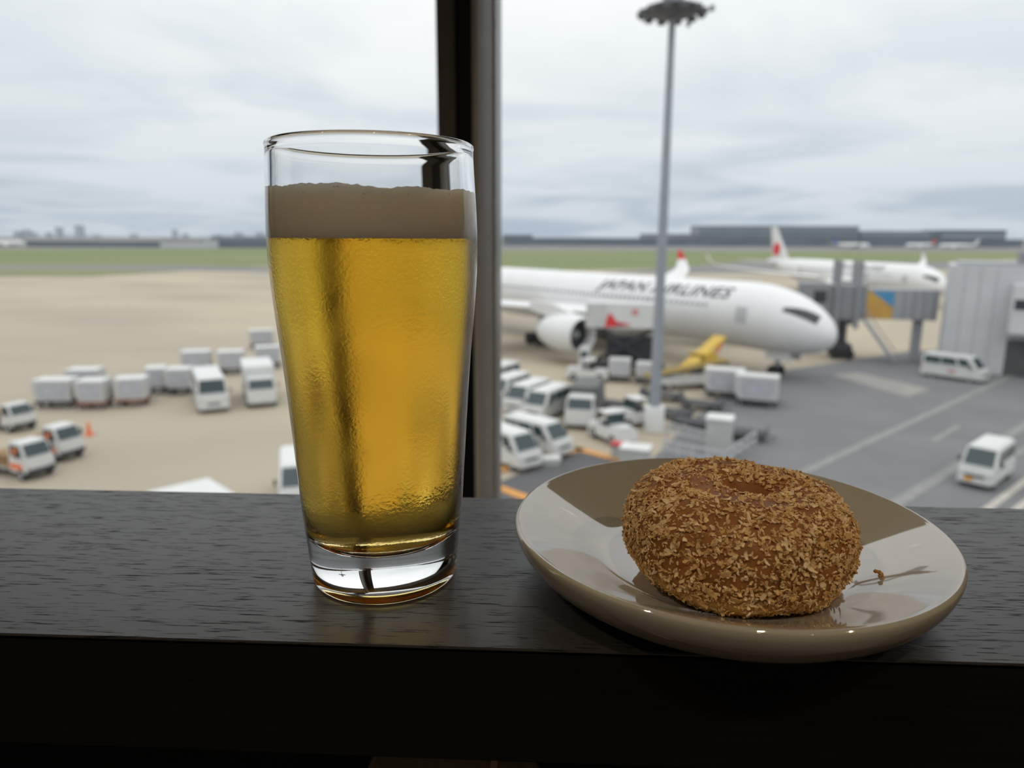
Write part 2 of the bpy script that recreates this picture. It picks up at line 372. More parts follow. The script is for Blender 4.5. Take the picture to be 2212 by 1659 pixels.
def liquid_mat():
    m = bpy.data.materials.new('lager'); m.use_nodes = True; t = m.node_tree; t.nodes.clear()
    o = t.nodes.new('ShaderNodeOutputMaterial'); g = t.nodes.new('ShaderNodeBsdfGlass'); g.inputs['IOR'].default_value = 1.345/1.5   # seen from the tumbler wall it touches
    g.inputs['Color'].default_value = (1, 1, 1, 1); g.inputs['Roughness'].default_value = 0.0
    va = t.nodes.new('ShaderNodeVolumeAbsorption'); va.inputs['Color'].default_value = (0.992, 0.808, 0.0, 1); va.inputs['Density'].default_value = 52.0
    n = t.nodes.new('ShaderNodeTexNoise'); n.inputs['Scale'].default_value = 200
    t.links.new(g.outputs[0], o.inputs['Surface']); t.links.new(va.outputs[0], o.inputs['Volume'])
    return m
def foam_mat():
    m = bpy.data.materials.new('beer_froth'); m.use_nodes = True; t = m.node_tree; b = t.nodes['Principled BSDF']
    b.inputs['Base Color'].default_value = (0.86, 0.80, 0.69, 1); b.inputs['Roughness'].default_value = 0.8
    b.inputs['Subsurface Weight'].default_value = 1.0; b.inputs['Subsurface Radius'].default_value = (1.0, 0.80, 0.55); b.inputs['Subsurface Scale'].default_value = 0.015
    b.inputs['Specular IOR Level'].default_value = 0.2
    co = t.nodes.new('ShaderNodeTexCoord'); n = t.nodes.new('ShaderNodeTexVoronoi'); n.inputs['Scale'].default_value = 1500; t.links.new(co.outputs['Object'], n.inputs['Vector'])
    bp = t.nodes.new('ShaderNodeBump'); bp.inputs['Strength'].default_value = 0.2; bp.inputs['Distance'].default_value = 0.0003
    t.links.new(n.outputs['Distance'], bp.inputs['Height']); t.links.new(bp.outputs[0], b.inputs['Normal'])
    return m
NG = 128
# tumbler: outside, rim, and the inside wall down to the froth; below that the drink's own skin is the border between glass and beer
p = [(0.0, 0.0020), (0.018, 0.0018), (0.0225, 0.0010), (0.0240, 0.0002), (0.0252, 0.0), (r_out(0.0)-0.0002, 0.0007), (r_out(0.0016), 0.0016)]
p += [(r_out(z), z) for z in np.linspace(0.003, HT-0.0022, 70)]
rt = r_out(HT-0.0022)
p += [(rt+0.0002, HT-0.0014), (rt+0.00005, HT-0.0006), (rt-0.0006, HT-0.0001), (rt-0.0012, HT), (rt-0.0019, HT-0.0003), (rt-0.0024, HT-0.0010), (rt-0.0024, HT-0.0018)]
p += [(r_in(z), z) for z in np.linspace(HT-0.003, Z_FOAM-0.004, 12)]
tumbler = MB().lathe(p, NG).build('beer_glass', glass_mat(), loc=(GX, GY, 0.0002), smooth=70, fix=False)
tag(tumbler, 'tall clear beer glass with thick heavy base, two thirds full, on the dark counter', 'glass')
beer = thing('beer', 'golden lager with a thick off-white head filling the tall glass', 'beer', (GX, GY, 0.0002))
lq = [(0.0, ZI), (0.012, ZI+0.0004), (0.018, ZI+0.0016), (0.0215, ZI+0.0036), (0.0236, ZI+0.0062), (0.0247, ZI+0.0092)]
lq += [(r_in(z), z) for z in np.linspace(ZI+0.0135, Z_LIQ, 50)] + [(0.0, Z_LIQ)]
MB().lathe(lq, NG).build('liquid', liquid_mat(), beer, smooth=70)
# froth
mb = MB(); nn, rows = 288, []
def ftop(a):
    v = 0.0011*noise.noise(Vector((math.cos(a)*2.6, math.sin(a)*2.6, 3.1)))+0.0009*abs(noise.noise(Vector((math.cos(a)*7, math.sin(a)*7, 7.7))))+0.0004*noise.noise(Vector((math.cos(a)*24, math.sin(a)*24, 2.2)))
    return Z_FOAM+v-0.0011*math.cos(a)*0.35
zb = Z_LIQ-0.0002
prof = []
P, fs = [], []
side = 10
for k in range(side+1):
    for i in range(nn):
        a = 2*PI*i/nn; z = zb+(ftop(a)-zb)*k/side; r = r_in(z)+0.0004
        P.append((r*math.cos(a), r*math.sin(a), z))
for q, (rf, dz) in enumerate(((0.93, -0.0012), (0.75, -0.0010), (0.45, 0.0002), (0.2, 0.0006))):
    for i in range(nn):
        a = 2*PI*i/nn; r = r_in(Z_FOAM)*rf
        P.append((r*math.cos(a), r*math.sin(a), Z_FOAM+dz+0.0008*noise.noise(Vector((r*160*math.cos(a), r*160*math.sin(a), 1.3)))))
tot = side+1+4
for k in range(tot-1):
    for i in range(nn):
        j = (i+1) % nn; fs.append((k*nn+i, k*nn+j, (k+1)*nn+j, (k+1)*nn+i))
P += [(0, 0, Z_FOAM+0.0008), (0, 0, zb)]
for i in range(nn):
    j = (i+1) % nn; fs += [((tot-1)*nn+i, (tot-1)*nn+j, len(P)-2), (j, i, len(P)-1)]
foam = MB().add(P, fs).build('foam', foam_mat(), beer, smooth=80)
m_bub = mat('bubble', (0.9, 0.9, 0.88), 0.1)
bme = MB().lathe([(0.0, -1), (0.5, -0.87), (0.87, -0.5), (1, 0), (0.87, 0.5), (0.5, 0.87), (0, 1)], 10).mesh('bubble', m_bub, 80)
for i in range(34):
    a = -PI/2+random.uniform(-1.05, 1.05) if i > 9 else (-PI/2-0.62, -PI/2-0.47, -PI/2-0.14, -PI/2-0.10, -PI/2-0.07, -PI/2-0.05, -PI/2+0.16, -PI/2+0.32, -PI/2-0.4, -PI/2+0.55)[i]
    z = ftop(a)-random.uniform(0.0010, 0.0034); s_ = random.uniform(0.00012, 0.00026) if i > 9 else random.uniform(0.00026, 0.00042)
    r = r_in(z)+0.00045
    link_mesh('bubble', bme, foam, (r*math.cos(a), r*math.sin(a), z), (0, 0, 0), (s_, s_, s_))

# ================================================================== PLATE
PX, PY, PR = 0.0665, 0.2502, 0.0765
m_cer = mat('beige_glaze', (0.46, 0.42, 0.335), 0.04, var=0.03, scale=30, spec=0.5)
m_cer.node_tree.nodes['Principled BSDF'].inputs['IOR'].default_value = 2.45
pp = [(0.0, 0.0054), (0.030, 0.0054), (0.038, 0.0056), (0.0435, 0.0065), (0.049, 0.0086), (0.057, 0.0123), (0.066, 0.0166), (0.0728, 0.0197), (0.0745, 0.0204), (0.0755, 0.0207),
      (0.0763, 0.0203), (0.0767, 0.0193), (0.0764, 0.0170), (0.0748, 0.0132), (0.0714, 0.0089), (0.0664, 0.0050), (0.0604, 0.0021), (0.0545, 0.0007), (0.0500, 0.0002), (0.0480, 0.0), (0.0440, 0.0), (0.0430, 0.0010), (0.0, 0.0016)]
def smooth_prof(pts, sub=4):
    out = []
    for i in range(len(pts)-1):
        p0, p1, p2, p3 = pts[max(i-1, 0)], pts[i], pts[i+1], pts[min(i+2, len(pts)-1)]
        for k in range(sub):
            t = k/sub
            c = [0.5*((2*p1[d])+(-p0[d]+p2[d])*t+(2*p0[d]-5*p1[d]+4*p2[d]-p3[d])*t*t+(-p0[d]+3*p1[d]-3*p2[d]+p3[d])*t**3) for d in (0, 1)]
            out.append((max(0.0, c[0]), c[1]))
    return out+[pts[-1]]
plate = MB().lathe(smooth_prof(pp), 160).build('plate', m_cer, loc=(PX, PY, 0.0001), smooth=60)
tag(plate, 'round shallow beige glazed plate holding the crumbed doughnut', 'plate')

# ================================================================== DOUGHNUT
DX, DY, DZ = 0.0672, 0.2345, 0.0060
def dough_pt(th, a):
    c, s = math.cos(th), math.sin(th)
    ex = 0.82
    cc = math.copysign(abs(c)**ex, c); ss = math.copysign(abs(s)**ex, s)
    B, rc, RM = 0.0171, 0.0205, 0.0380
    r = rc+((RM-rc)*cc if c > 0 else -(rc-0.0046)*abs(c)**0.62)
    z = B+B*(ss if c > 0 else math.copysign(abs(s)**0.8, s))
    r *= 1+0.012*math.sin(a*2+0.5)+0.010*math.sin(3*a+1.2)
    z *= 1+0.03*math.cos(a-2.8)
    q = Vector((r*math.cos(a)*70, r*math.sin(a)*70, z*70))
    d = 0.0011*noise.noise(q*0.9)+0.00035*noise.noise(q*3.5)
    r += d*cc; z += d*ss
    z = max(z, 0.0)
    r = max(r, 0.0006); u = max(0.0, 1-r/0.038)
    return Vector((r*math.cos(a)+0.0045*u, r*math.sin(a)+0.0050*u, z))
def dough_mat():
    m = bpy.data.materials.new('fried_dough'); m.use_nodes = True; t = m.node_tree; b = t.nodes['Principled BSDF']
    co = t.nodes.new('ShaderNodeTexCoord'); sx = t.nodes.new('ShaderNodeSeparateXYZ'); t.links.new(co.outputs['Object'], sx.inputs[0])
    n = t.nodes.new('ShaderNodeTexNoise'); n.inputs['Scale'].default_value = 110; n.inputs['Detail'].default_value = 6; t.links.new(co.outputs['Object'], n.inputs['Vector'])
    n3 = t.nodes.new('ShaderNodeTexNoise'); n3.inputs['Scale'].default_value = 35; t.links.new(co.outputs['Object'], n3.inputs['Vector'])
    # a paler unbrowned band runs round the lower side of a fried doughnut
    ad = t.nodes.new('ShaderNodeMath'); ad.operation = 'MULTIPLY_ADD'; ad.inputs[1].default_value = 0.008; t.links.new(n3.outputs['Fac'], ad.inputs[0]); t.links.new(sx.outputs['Z'], ad.inputs[2])
    r = t.nodes.new('ShaderNodeValToRGB'); el = r.color_ramp.elements
    mr = t.nodes.new('ShaderNodeMapRange'); mr.inputs['From Min'].default_value = 0.0; mr.inputs['From Max'].default_value = 0.04; t.links.new(ad.outputs[0], mr.inputs['Value']); t.links.new(mr.outputs[0], r.inputs[0])
    el[0].position = 0.10; el[0].color = (0.52, 0.25, 0.055, 1); el[1].position = 1.0; el[1].color = (0.32, 0.125, 0.035, 1)
    e = el.new(0.26); e.color = (0.85, 0.50, 0.15, 1); e = el.new(0.36); e.color = (0.38, 0.155, 0.038, 1)
    mx = t.nodes.new('ShaderNodeMix'); mx.data_type = 'RGBA'; mx.blend_type = 'MULTIPLY'; mx.inputs[0].default_value = 0.55
    g = t.nodes.new('ShaderNodeMapRange'); g.inputs['From Min'].default_value = 0.3; g.inputs['From Max'].default_value = 0.7; g.inputs['To Min'].default_value = 0.40; g.inputs['To Max'].default_value = 1.25
    t.links.new(n.outputs['Fac'], g.inputs['Value']); t.links.new(r.outputs[0], mx.inputs[6]); t.links.new(g.outputs[0], mx.inputs[7]); t.links.new(mx.outputs[2], b.inputs['Base Color'])
    b.inputs['Roughness'].default_value = 0.62; b.inputs['Specular IOR Level'].default_value = 0.25
    b.inputs['Subsurface Weight'].default_value = 0.45; b.inputs['Subsurface Radius'].default_value = (1.0, 0.42, 0.14); b.inputs['Subsurface Scale'].default_value = 0.007
    bp = t.nodes.new('ShaderNodeBump'); bp.inputs['Strength'].default_value = 0.5; bp.inputs['Distance'].default_value = 0.0008; t.links.new(n.outputs['Fac'], bp.inputs['Height']); t.links.new(bp.outputs[0], b.inputs['Normal'])
    return m
NT, NA = 72, 160
P = [dough_pt(2*PI*i/NT, 2*PI*j/NA) for i in range(NT) for j in range(NA)]
fs = [(i*NA+j, i*NA+(j+1) % NA, ((i+1) % NT)*NA+(j+1) % NA, ((i+1) % NT)*NA+j) for i in range(NT) for j in range(NA)]
dn = thing('doughnut', 'golden brown crumb-coated ring doughnut with a small hole, on the beige plate', 'doughnut', (DX, DY, DZ), rz=0.0)
MB().add(P, fs).build('dough', dough_mat(), dn, smooth=80)
crumb_cols = [(0.76, 0.52, 0.25), (0.66, 0.41, 0.16), (0.85, 0.64, 0.36), (0.55, 0.30, 0.10)]
m_cr = [mat('crumb_%s' % n, c, 0.7, var=0.15, scale=600, spec=0.3) for n, c in zip(('tan', 'gold', 'pale', 'brown'), crumb_cols)]
def flake(rng, L, Wd, T):
    n = 4
    top, bot = [], []
    bend = rng.uniform(-0.35, 0.45)
    for k in range(n+1):
        x = (k/n-0.5)*L; w = Wd*(0.35+0.65*math.sin(PI*(0.1+0.8*k/n)))*rng.uniform(0.6, 1.15)
        z = bend*L*((k/n-0.5)**2)*2+rng.uniform(-0.12, 0.12)*Wd; yo = rng.uniform(-0.2, 0.2)*Wd
        top += [(x, yo-w/2, z+T*rng.uniform(0.3, 1)), (x, yo+w/2, z+T*rng.uniform(0.3, 1))]; bot += [(x, yo-w/2, z-T*0.4), (x, yo+w/2, z-T*0.4)]
    P = top+bot; b = len(top); f = []
    for k in range(n):
        a0, a1, c0, c1 = 2*k, 2*k+1, 2*k+2, 2*k+3
        f += [(a0, c0, c1, a1), (b+a0, b+a1, b+c1, b+c0), (a0, b+a0, b+c0, c0), (a1, c1, b+c1, b+a1)]
    f += [(0, 1, b+1, b), (2*n, b+2*n, b+2*n+1, 2*n+1)]
    return P, f
rng = random.Random(21)
def surf_frame(th, a):
    e = 0.01; p0 = dough_pt(th, a); du = dough_pt(th+e, a)-p0; dv = dough_pt(th, a+e)-p0
    nrm = dv.cross(du)
    nrm = nrm.normalized() if nrm.length > 1e-12 else Vector((0, 0, 1))
    t = du.normalized() if du.length > 1e-12 else Vector((1, 0, 0))
    mid = Vector((0.0205*math.cos(a), 0.0205*math.sin(a), 0.017))
    if nrm.dot(p0-mid) < 0: nrm = -nrm
    return p0, nrm, t
big_me = [MB().add(*flake(rng, 0.0034, 0.0016, 0.00040)).mesh('crumb_flake', m_cr[i % 3], 0) for i in range(9)]
def rnd_spot():
    while True:
        th, a = rng.uniform(0, 2*PI), rng.uniform(0, 2*PI)
        p0, nrm, t = surf_frame(th, a); r = math.hypot(p0.x, p0.y)
        if rng.random() > r/0.043: continue
        if p0.z < 0.0012: continue
        r = math.hypot(p0.x-0.0040, p0.y-0.0045)
        if r < 0.0082: continue
        if r < 0.0105 and rng.random() < 0.6: continue
        if p0.z < 0.010 and rng.random() < 0.35: continue
        if noise.noise(p0*120+Vector((5, 2, 1))) < -0.22 and rng.random() < 0.6: continue
        return p0, nrm, t
def orient(nrm, t, tilt):
    b = nrm.cross(t).normalized(); t = b.cross(nrm)
    R = Matrix((t, b, nrm)).transposed()
    R = R @ Matrix.Rotation(rng.uniform(0, 2*PI), 3, 'Z') @ Matrix.Rotation(rng.gauss(0, tilt), 3, 'Y') @ Matrix.Rotation(rng.gauss(0, tilt), 3, 'X')
    return R
view = Vector((0-DX, 0-DY, EYE-DZ))
n_big = 0
while n_big < 300:
    p0, nrm, t = rnd_spot()
    if nrm.dot((view-p0).normalized()) < 0.05: continue
    R = orient(nrm, t, 0.32); s_ = rng.uniform(0.55, 1.1)
    o = link_mesh('crumb_flake', rng.choice(big_me), dn, p0+nrm*0.00025, R.to_euler(), (s_*rng.uniform(0.8, 1.25), s_, s_)); n_big += 1
mb = MB()
for k in range(8500):
    p0, nrm, t = rnd_spot()
    L = rng.choice((0.0007, 0.0009, 0.0012, 0.0015, 0.0019, 0.0025)); R = orient(nrm, t, 0.45)
    P, f = flake(rng, L, L*rng.uniform(0.35, 0.6), 0.00028)
    mb.add([R @ Vector(q)+p0+nrm*0.00012 for q in P], f, rng.choice((0, 0, 1, 1, 2, 3)))
cr = mb.build('crumb_coating', m_cr, dn, smooth=0, fix=False); cr['kind'] = 'stuff'; cr['label'] = 'fine tan breadcrumbs'
# loose crumb and specks on the plate
def plate_z(r): return float(np.interp(r, [q[0] for q in pp[:10]], [q[1] for q in pp[:10]]))
for i, (px_, py_, sz, lab) in enumerate(((1893, 1289, 0.0022, 'brown crumb lying alone on the plate near its sunken rim'),)):
    Yq = 0.229; w = at(px_, py_, Yq)
    r = math.hypot(w.x-PX, w.y-PY)
    mb = MB()
    for k in range(5):
        P, f = flake(rng, sz*rng.uniform(0.5, 0.9), sz*0.5, sz*0.3); R = Matrix.Rotation(rng.uniform(0, 6), 3, 'Z') @ Matrix.Rotation(rng.uniform(-0.6, 0.6), 3, 'X')
        off = Vector((rng.uniform(-0.4, 0.4)*sz, rng.uniform(-0.4, 0.4)*sz, 0.12*sz*k))
        mb.add([R @ Vector(q)+off for q in P], f)
    o = mb.build('loose_crumb', m_cr[3], loc=(w.x, w.y, plate_z(r)+0.0005), smooth=0)
    tag(o, lab.replace(' near its sunken rim', ' beside the doughnut'), 'crumb')

# ================================================================== GROUND OUTSIDE
m_conc = mat('apron_concrete', (0.415, 0.350, 0.255), 0.9, scale=0.055, detail=6, col2=(0.315, 0.278, 0.218), stretch=(0.6, 1.0, 1.0))
m_asph = mat('road_asphalt', (0.148, 0.148, 0.152), 0.9, var=0.09, scale=0.25, detail=5)
m_tar = mat('dark_asphalt', (0.088, 0.086, 0.088), 0.9, var=0.12, scale=0.4)
m_grass = mat('airfield_grass', (0.115, 0.165, 0.050), 0.95, scale=0.012, detail=6, col2=(0.180, 0.185, 0.085), stretch=(0.35, 2.2, 1))
m_rwy = mat('runway_tarmac', (0.175, 0.172, 0.168), 0.9, var=0.12, scale=0.01, stretch=(0.4, 2, 1))
m_lineW = mat('road_paint_white', (0.215, 0.212, 0.205), 0.8, var=0.12, scale=1.5)
m_lineB = mat('road_paint_cream', (0.42, 0.385, 0.34), 0.8, var=0.12, scale=1.5)
m_lineO = mat('road_paint_orange', (0.56, 0.26, 0.062), 0.8, var=0.10, scale=1.5)
struct(MB().bx(-6500, 6500, 2.0, 9000, GZ-0.4, GZ).build('ground_apron', m_conc), 'wide beige concrete apron below the window')
def gpoly(name, pts, h, m, parent=None, th=0.03):
    pts = [p if isinstance(p, Vector) else gp(*p) for p in pts]; n = len(pts)
    P = [(p.x, p.y, GZ+h-th) for p in pts]+[(p.x, p.y, GZ+h) for p in pts]
    f = [tuple(range(n-1, -1, -1)), tuple(range(n, 2*n))]+[(i, (i+1) % n, n+(i+1) % n, n+i) for i in range(n)]
    return MB().add(P, f).build(name, m, parent, smooth=0)
def band(name, rowL, rowR, rowL2, rowR2, h, m, x0=-500, x1=2800):
    return gpoly(name, [(x0, rowL), (x1, rowR), (x1, rowR2), (x0, rowL2)], h, m)
# rows run far to near; each is a strip of ground across the airfield
struct(MB().bx(-6400, 6400, 640, 8990, GZ-0.01, GZ+0.02).build('ground_far_field', m_rwy), 'grey far runway strip under the distant terminal')
struct(gpoly('field_grass', [(-700, 541), (560, 537), (1080, 541), (2212, 545), (2900, 547), (2900, 559), (2212, 561), (1080, 588), (560, 576), (300, 582), (-700, 566)], 0.03, m_grass), 'green grass strip beyond the apron')
struct(gpoly('taxiway_pavement', [(-900, 569), (200, 573), (430, 574), (600, 579), (600, 588), (100, 580), (-900, 582)], 0.06, m_rwy), 'grey taxiway between the grass strips')
struct(gpoly('field_grass_verge', [(-900, 582), (100, 581), (430, 583), (200, 597), (-900, 600)], 0.05, mat('dry_grass', (0.215, 0.20, 0.088), 0.95, scale=0.02, col2=(0.165, 0.172, 0.082))), 'yellowish grass verge beside the taxiway')
struct(gpoly('field_grass_inner', [(1640, 563), (2100, 566), (2600, 568), (2600, 579), (2045, 582), (1640, 590), (1300, 590)], 0.06, m_rwy), 'grey taxiway behind the parked aircraft')
road = struct(gpoly('road_service', [(1560, 850), (1700, 800), (1960, 760), (2300, 735), (2900, 735), (2900, 1250), (1200, 1400), (1400, 1000)], 0.04, m_asph), 'grey asphalt service road')
struct(gpoly('pavement_dark', [(1085, 1040), (1255, 968), (1345, 995), (1420, 1060), (1250, 1140), (1060, 1140), (1060, 1050)], 0.05, m_tar), 'dark asphalt parking patch')
def stroke(name, a, b, w, h, m, parent):
    A, B = gp(*a), gp(*b); d = (B-A); d.z = 0; d.normalize(); nrm = Vector((-d.y, d.x, 0))*w/2
    return gpoly(name, [A+nrm, A-nrm, B-nrm, B+nrm], h, m, parent)
stroke('road_line', (1650, 1062), (2300, 759), 0.55, 0.07, m_lineW, road)
stroke('road_line', (1900, 1112), (2300, 868), 0.62, 0.07, m_lineW, road)
stroke('road_line_dash', (2012, 957), (2070, 922), 0.42, 0.07, m_lineW, road)
stroke('road_line_dash', (2196, 985), (2250, 945), 0.42, 0.07, m_lineW, road)
stroke('road_line', (2115, 1115), (2330, 955), 0.36, 0.07, m_lineB, road)
stroke('road_line', (2180, 1115), (2400, 950), 0.36, 0.07, m_lineB, road)
gpoly('road_marking_block', [(1795, 812), (1850, 806), (2012, 842), (1960, 860)], 0.07, mat('pale_patch', (0.25, 0.24, 0.22), 0.9, var=0.1, scale=0.8), road)
tag(stroke('orange_marking', (1070, 1020), (1258, 970), 0.62, 0.08, m_lineO, None), 'long orange painted line bordering the dark parking patch', 'road marking', kind='structure')
tag(stroke('orange_marking', (1240, 970), (1340, 996), 0.55, 0.08, m_lineO, None), 'short orange painted line running down to the pale block', 'road marking', kind='structure')
tag(stroke('orange_marking', (1068, 1052), (1180, 1094), 0.55, 0.08, m_lineO, None), 'orange painted line disappearing behind the plate rim', 'road marking', kind='structure')

# ================================================================== VEHICLES
m_white = mat('vehicle_white', (0.60, 0.60, 0.585), 0.35, var=0.02, scale=1.0)
m_wht2 = mat('vehicle_offwhite', (0.50, 0.50, 0.49), 0.45, var=0.05, scale=1.0)
m_vgl = mat('vehicle_glass', (0.035, 0.055, 0.06), 0.08, var=0.1, scale=1.0)
m_tyre = mat('tyre_rubber', (0.025, 0.025, 0.027), 0.85, var=0.1, scale=8)
m_hub = mat('wheel_hub', (0.35, 0.35, 0.36), 0.4, var=0.05, scale=8)
m_dark = mat('dark_plastic', (0.045, 0.045, 0.05), 0.7, var=0.1, scale=3)
m_org = mat('hivis_orange', (0.72, 0.16, 0.045), 0.6, var=0.06, scale=3)
m_yel = mat('machine_yellow', (0.55, 0.36, 0.05), 0.5, var=0.08, scale=2)
m_redl = mat('lamp_red', (0.5, 0.03, 0.03), 0.3, var=0.05, scale=5)
m_lamp2 = mat('lamp_clear', (0.6, 0.6, 0.58), 0.2, var=0.05, scale=5)
m_brn = mat('cargo_brown', (0.24, 0.145, 0.060), 0.8, var=0.2, scale=1.5)
m_gry = mat('cover_grey', (0.115, 0.118, 0.115), 0.7, var=0.15, scale=1.0)
m_steel = mat('galvanised_steel', (0.33, 0.34, 0.36), 0.45, var=0.08, scale=1.5)
m_plateY = mat('plate_yellow', (0.65, 0.30, 0.03), 0.5, var=0.05, scale=5)
WHEEL = {}
def wheels(par, spots, r, w):
    key = (r, w)
    if key not in WHEEL:
        WHEEL[key] = (MB().cyl((0, -w/2, 0), (0, w/2, 0), r, n=18).mesh('wheel', m_tyre, 40, 0.02), MB().cyl((0, -w/2-0.012, 0), (0, w/2+0.012, 0), r*0.55, n=14).mesh('hub', m_hub, 40))
    for x, y in spots:
        o = link_mesh('wheel', WHEEL[key][0], par, (x, y, r)); link_mesh('hub', WHEEL[key][1], o)
def head(a, b):
    d = b-a; return math.atan2(d.y, d.x)
def van(label, loc, rz, L=4.7, W=1.7, H=2.0, m=None, name='van', group=None, plate=None, stripe=None, high=False, cat='van'):
    m = m or m_white; t = thing(name, label, cat, loc, rz, group)
    h, w = L/2, W/2; zb, zm = 0.28, H*0.53
    fx = h-0.30*(L/4.7); tx = h-1.05*(L/4.7) if not high else h-0.7
    MB().taper(-h, h, -w, w, zb, -h, h-0.06, -w, w, zm).build('lower_body', m, t, bevel=0.07)
    b = [(-h+0.02, -w+0.01, zm-0.02), (fx, -w+0.01, zm-0.02), (fx, w-0.01, zm-0.02), (-h+0.02, w-0.01, zm-0.02)]
    tp = [(-h+0.10, -w*0.88, H), (tx, -w*0.88, H), (tx, w*0.88, H), (-h+0.10, w*0.88, H)]
    MB().hexa(b+tp).build('cabin', m, t, bevel=0.09)
    MB().panel((b[1], b[2], tp[2], tp[1]), 0.07, 0.93, 0.12, 0.90).build('windscreen', m_vgl, t)
    MB().panel((b[3], b[0], tp[0], tp[3]), 0.12, 0.88, 0.25, 0.85).build('rear_window', m_vgl, t)
    for q in ((b[0], b[1], tp[1], tp[0]), (b[2], b[3], tp[3], tp[2])):
        fl = q[0][1] > 0
        for u0, u1 in ((0.05, 0.36), (0.38, 0.66), (0.70, 0.90)):
            a0, a1 = (1-u1, 1-u0) if fl else (u0, u1)
            MB().panel(q, a0, a1, 0.22, 0.82).build('side_window', m_vgl, t)
    wheels(t, [(h*0.62, w-0.12), (h*0.62, -w+0.12), (-h*0.58, w-0.12), (-h*0.58, -w+0.12)], 0.33, 0.22)
    MB().bx(h-0.05, h+0.06, -w+0.06, w-0.06, zb+0.02, zb+0.22).build('bumper', m_wht2, t, bevel=0.03)
    MB().bx(h-0.05, h+0.012, -0.42, 0.42, zb+0.34, zb+0.46).build('grille', m_dark, t)
    for s_ in (-1, 1):
        MB().bx(h-0.08, h+0.012, s_*(w-0.24)-0.15, s_*(w-0.24)+0.15, zm-0.36, zm-0.18).build('headlight', m_lamp2, t, bevel=0.02)
        MB().bx(-h-0.012, -h+0.05, s_*(w-0.1)-0.06, s_*(w-0.1)+0.06, zm-0.4, zm-0.05).build('tail_light', m_redl, t)
        MB().bx(tx+0.1, tx+0.28, s_*(w+0.14)-0.06, s_*(w+0.14)+0.06, zm+0.1, zm+0.34).build('mirror', m_dark, t)
    if plate: MB().bx(h+0.05, h+0.075, -0.42, -0.06, zb+0.16, zb+0.34).build('number_plate', plate, t)
    if stripe: MB().bx(-0.2, 0.35, -w-0.012, w+0.012, zm-0.45, zm-0.2).build('door_emblem', stripe, t)
    return t
def truck(label, loc, rz, L=5.5, W=2.0, H=2.9, cabH=2.1, m=None, mbox=None, box='box', name='truck', group=None, side_orange=False, cabL=1.55):
    m = m or m_white; mbox = mbox or m_white; t = thing(name, label, 'truck', loc, rz, group); h, w = L/2, W/2
    zc = 0.62 if L > 4.2 else 0.5
    MB().bx(-h+0.05, h-0.3, -w*0.75, w*0.75, 0.38, zc).build('chassis', m_dark, t)
    zm = zc+(cabH-zc)*0.48
    MB().taper(h-cabL, h, -w*0.93, w*0.93, 0.36, h-cabL, h-0.04, -w*0.93, w*0.93, zm).build('cab_lower', m, t, bevel=0.06)
    b = [(h-cabL+0.02, -w*0.92, zm-0.02), (h-0.06, -w*0.92, zm-0.02), (h-0.06, w*0.92, zm-0.02), (h-cabL+0.02, w*0.92, zm-0.02)]
    tp = [(h-cabL+0.04, -w*0.84, cabH), (h-0.42, -w*0.84, cabH), (h-0.42, w*0.84, cabH), (h-cabL+0.04, w*0.84, cabH)]
    MB().hexa(b+tp).build('cab_upper', m, t, bevel=0.07)
    MB().panel((b[1], b[2], tp[2], tp[1]), 0.06, 0.94, 0.10, 0.88).build('windscreen', m_vgl, t)
    for q in ((b[0], b[1], tp[1], tp[0]), (b[2], b[3], tp[3], tp[2])):
        MB().panel(q, 0.14, 0.86, 0.12, 0.84).build('side_window', m_vgl, t)
    if side_orange:
        for s_ in (-1, 1): MB().bx(h-cabL+0.12, h-0.35, s_*w*0.93-0.012, s_*w*0.93+0.012, 0.55, 0.85).build('door_panel', m_org, t)
        MB().bx(h-cabL+0.45, h-cabL+0.85, -w*0.935, w*0.935, zm+0.04, cabH-0.28).build('hi_vis_jacket', m_org, t)
    if box == 'box':
        MB().bx(-h, h-cabL-0.08, -w, w, zc, H).build('cargo_box', mbox, t, bevel=0.03)
        MB().bx(-h-0.012, -h+0.02, -0.015, 0.015, zc+0.08, H-0.08).build('door_seam', m_dark, t)
    elif box == 'flat':
        MB().bx(-h, h-cabL-0.06, -w*0.97, w*0.97, zc, zc+0.10).build('flatbed', m_wht2, t)
        for s_ in (-1, 1): MB().bx(-h, h-cabL-0.06, s_*w*0.96-0.02, s_*w*0.96+0.02, zc+0.10, zc+0.42).build('drop_side', m_brn, t)
        MB().bx(-h, -h+0.04, -w*0.94, w*0.94, zc+0.10, zc+0.42).build('tail_gate', m_brn, t)
        MB().bx(-h+0.2, h-cabL-0.3, -w*0.8, w*0.8, zc+0.10, zc+0.55).build('load', m_brn, t, bevel=0.08)
    elif box == 'canvas':
        MB().taper(-h, h-cabL-0.08, -w, w, zc, -h, h-cabL-0.08, -w*0.94, w*0.94, H).build('canvas_cover', m_gry, t, bevel=0.10)
    wheels(t, [(h-0.75*(L/5.5), w-0.14), (h-0.75*(L/5.5), -w+0.14), (-h+1.1*(L/5.5), w-0.14), (-h+1.1*(L/5.5), -w+0.14)], 0.36 if L > 4.2 else 0.29, 0.24)
    MB().bx(h-0.05, h+0.07, -w*0.9, w*0.9, 0.36, 0.58).build('bumper', m_wht2 if box != 'flat' else m_dark, t, bevel=0.02)
    for s_ in (-1, 1):
        MB().bx(h-0.08, h+0.012, s_*(w*0.7)-0.14, s_*(w*0.7)+0.14, 0.66, 0.82).build('headlight', m_lamp2, t, bevel=0.02)
        MB().bx(h-0.5, h-0.36, s_*(w+0.1)-0.05, s_*(w+0.1)+0.05, zm+0.05, zm+0.38).build('mirror', m_dark, t)
    return t
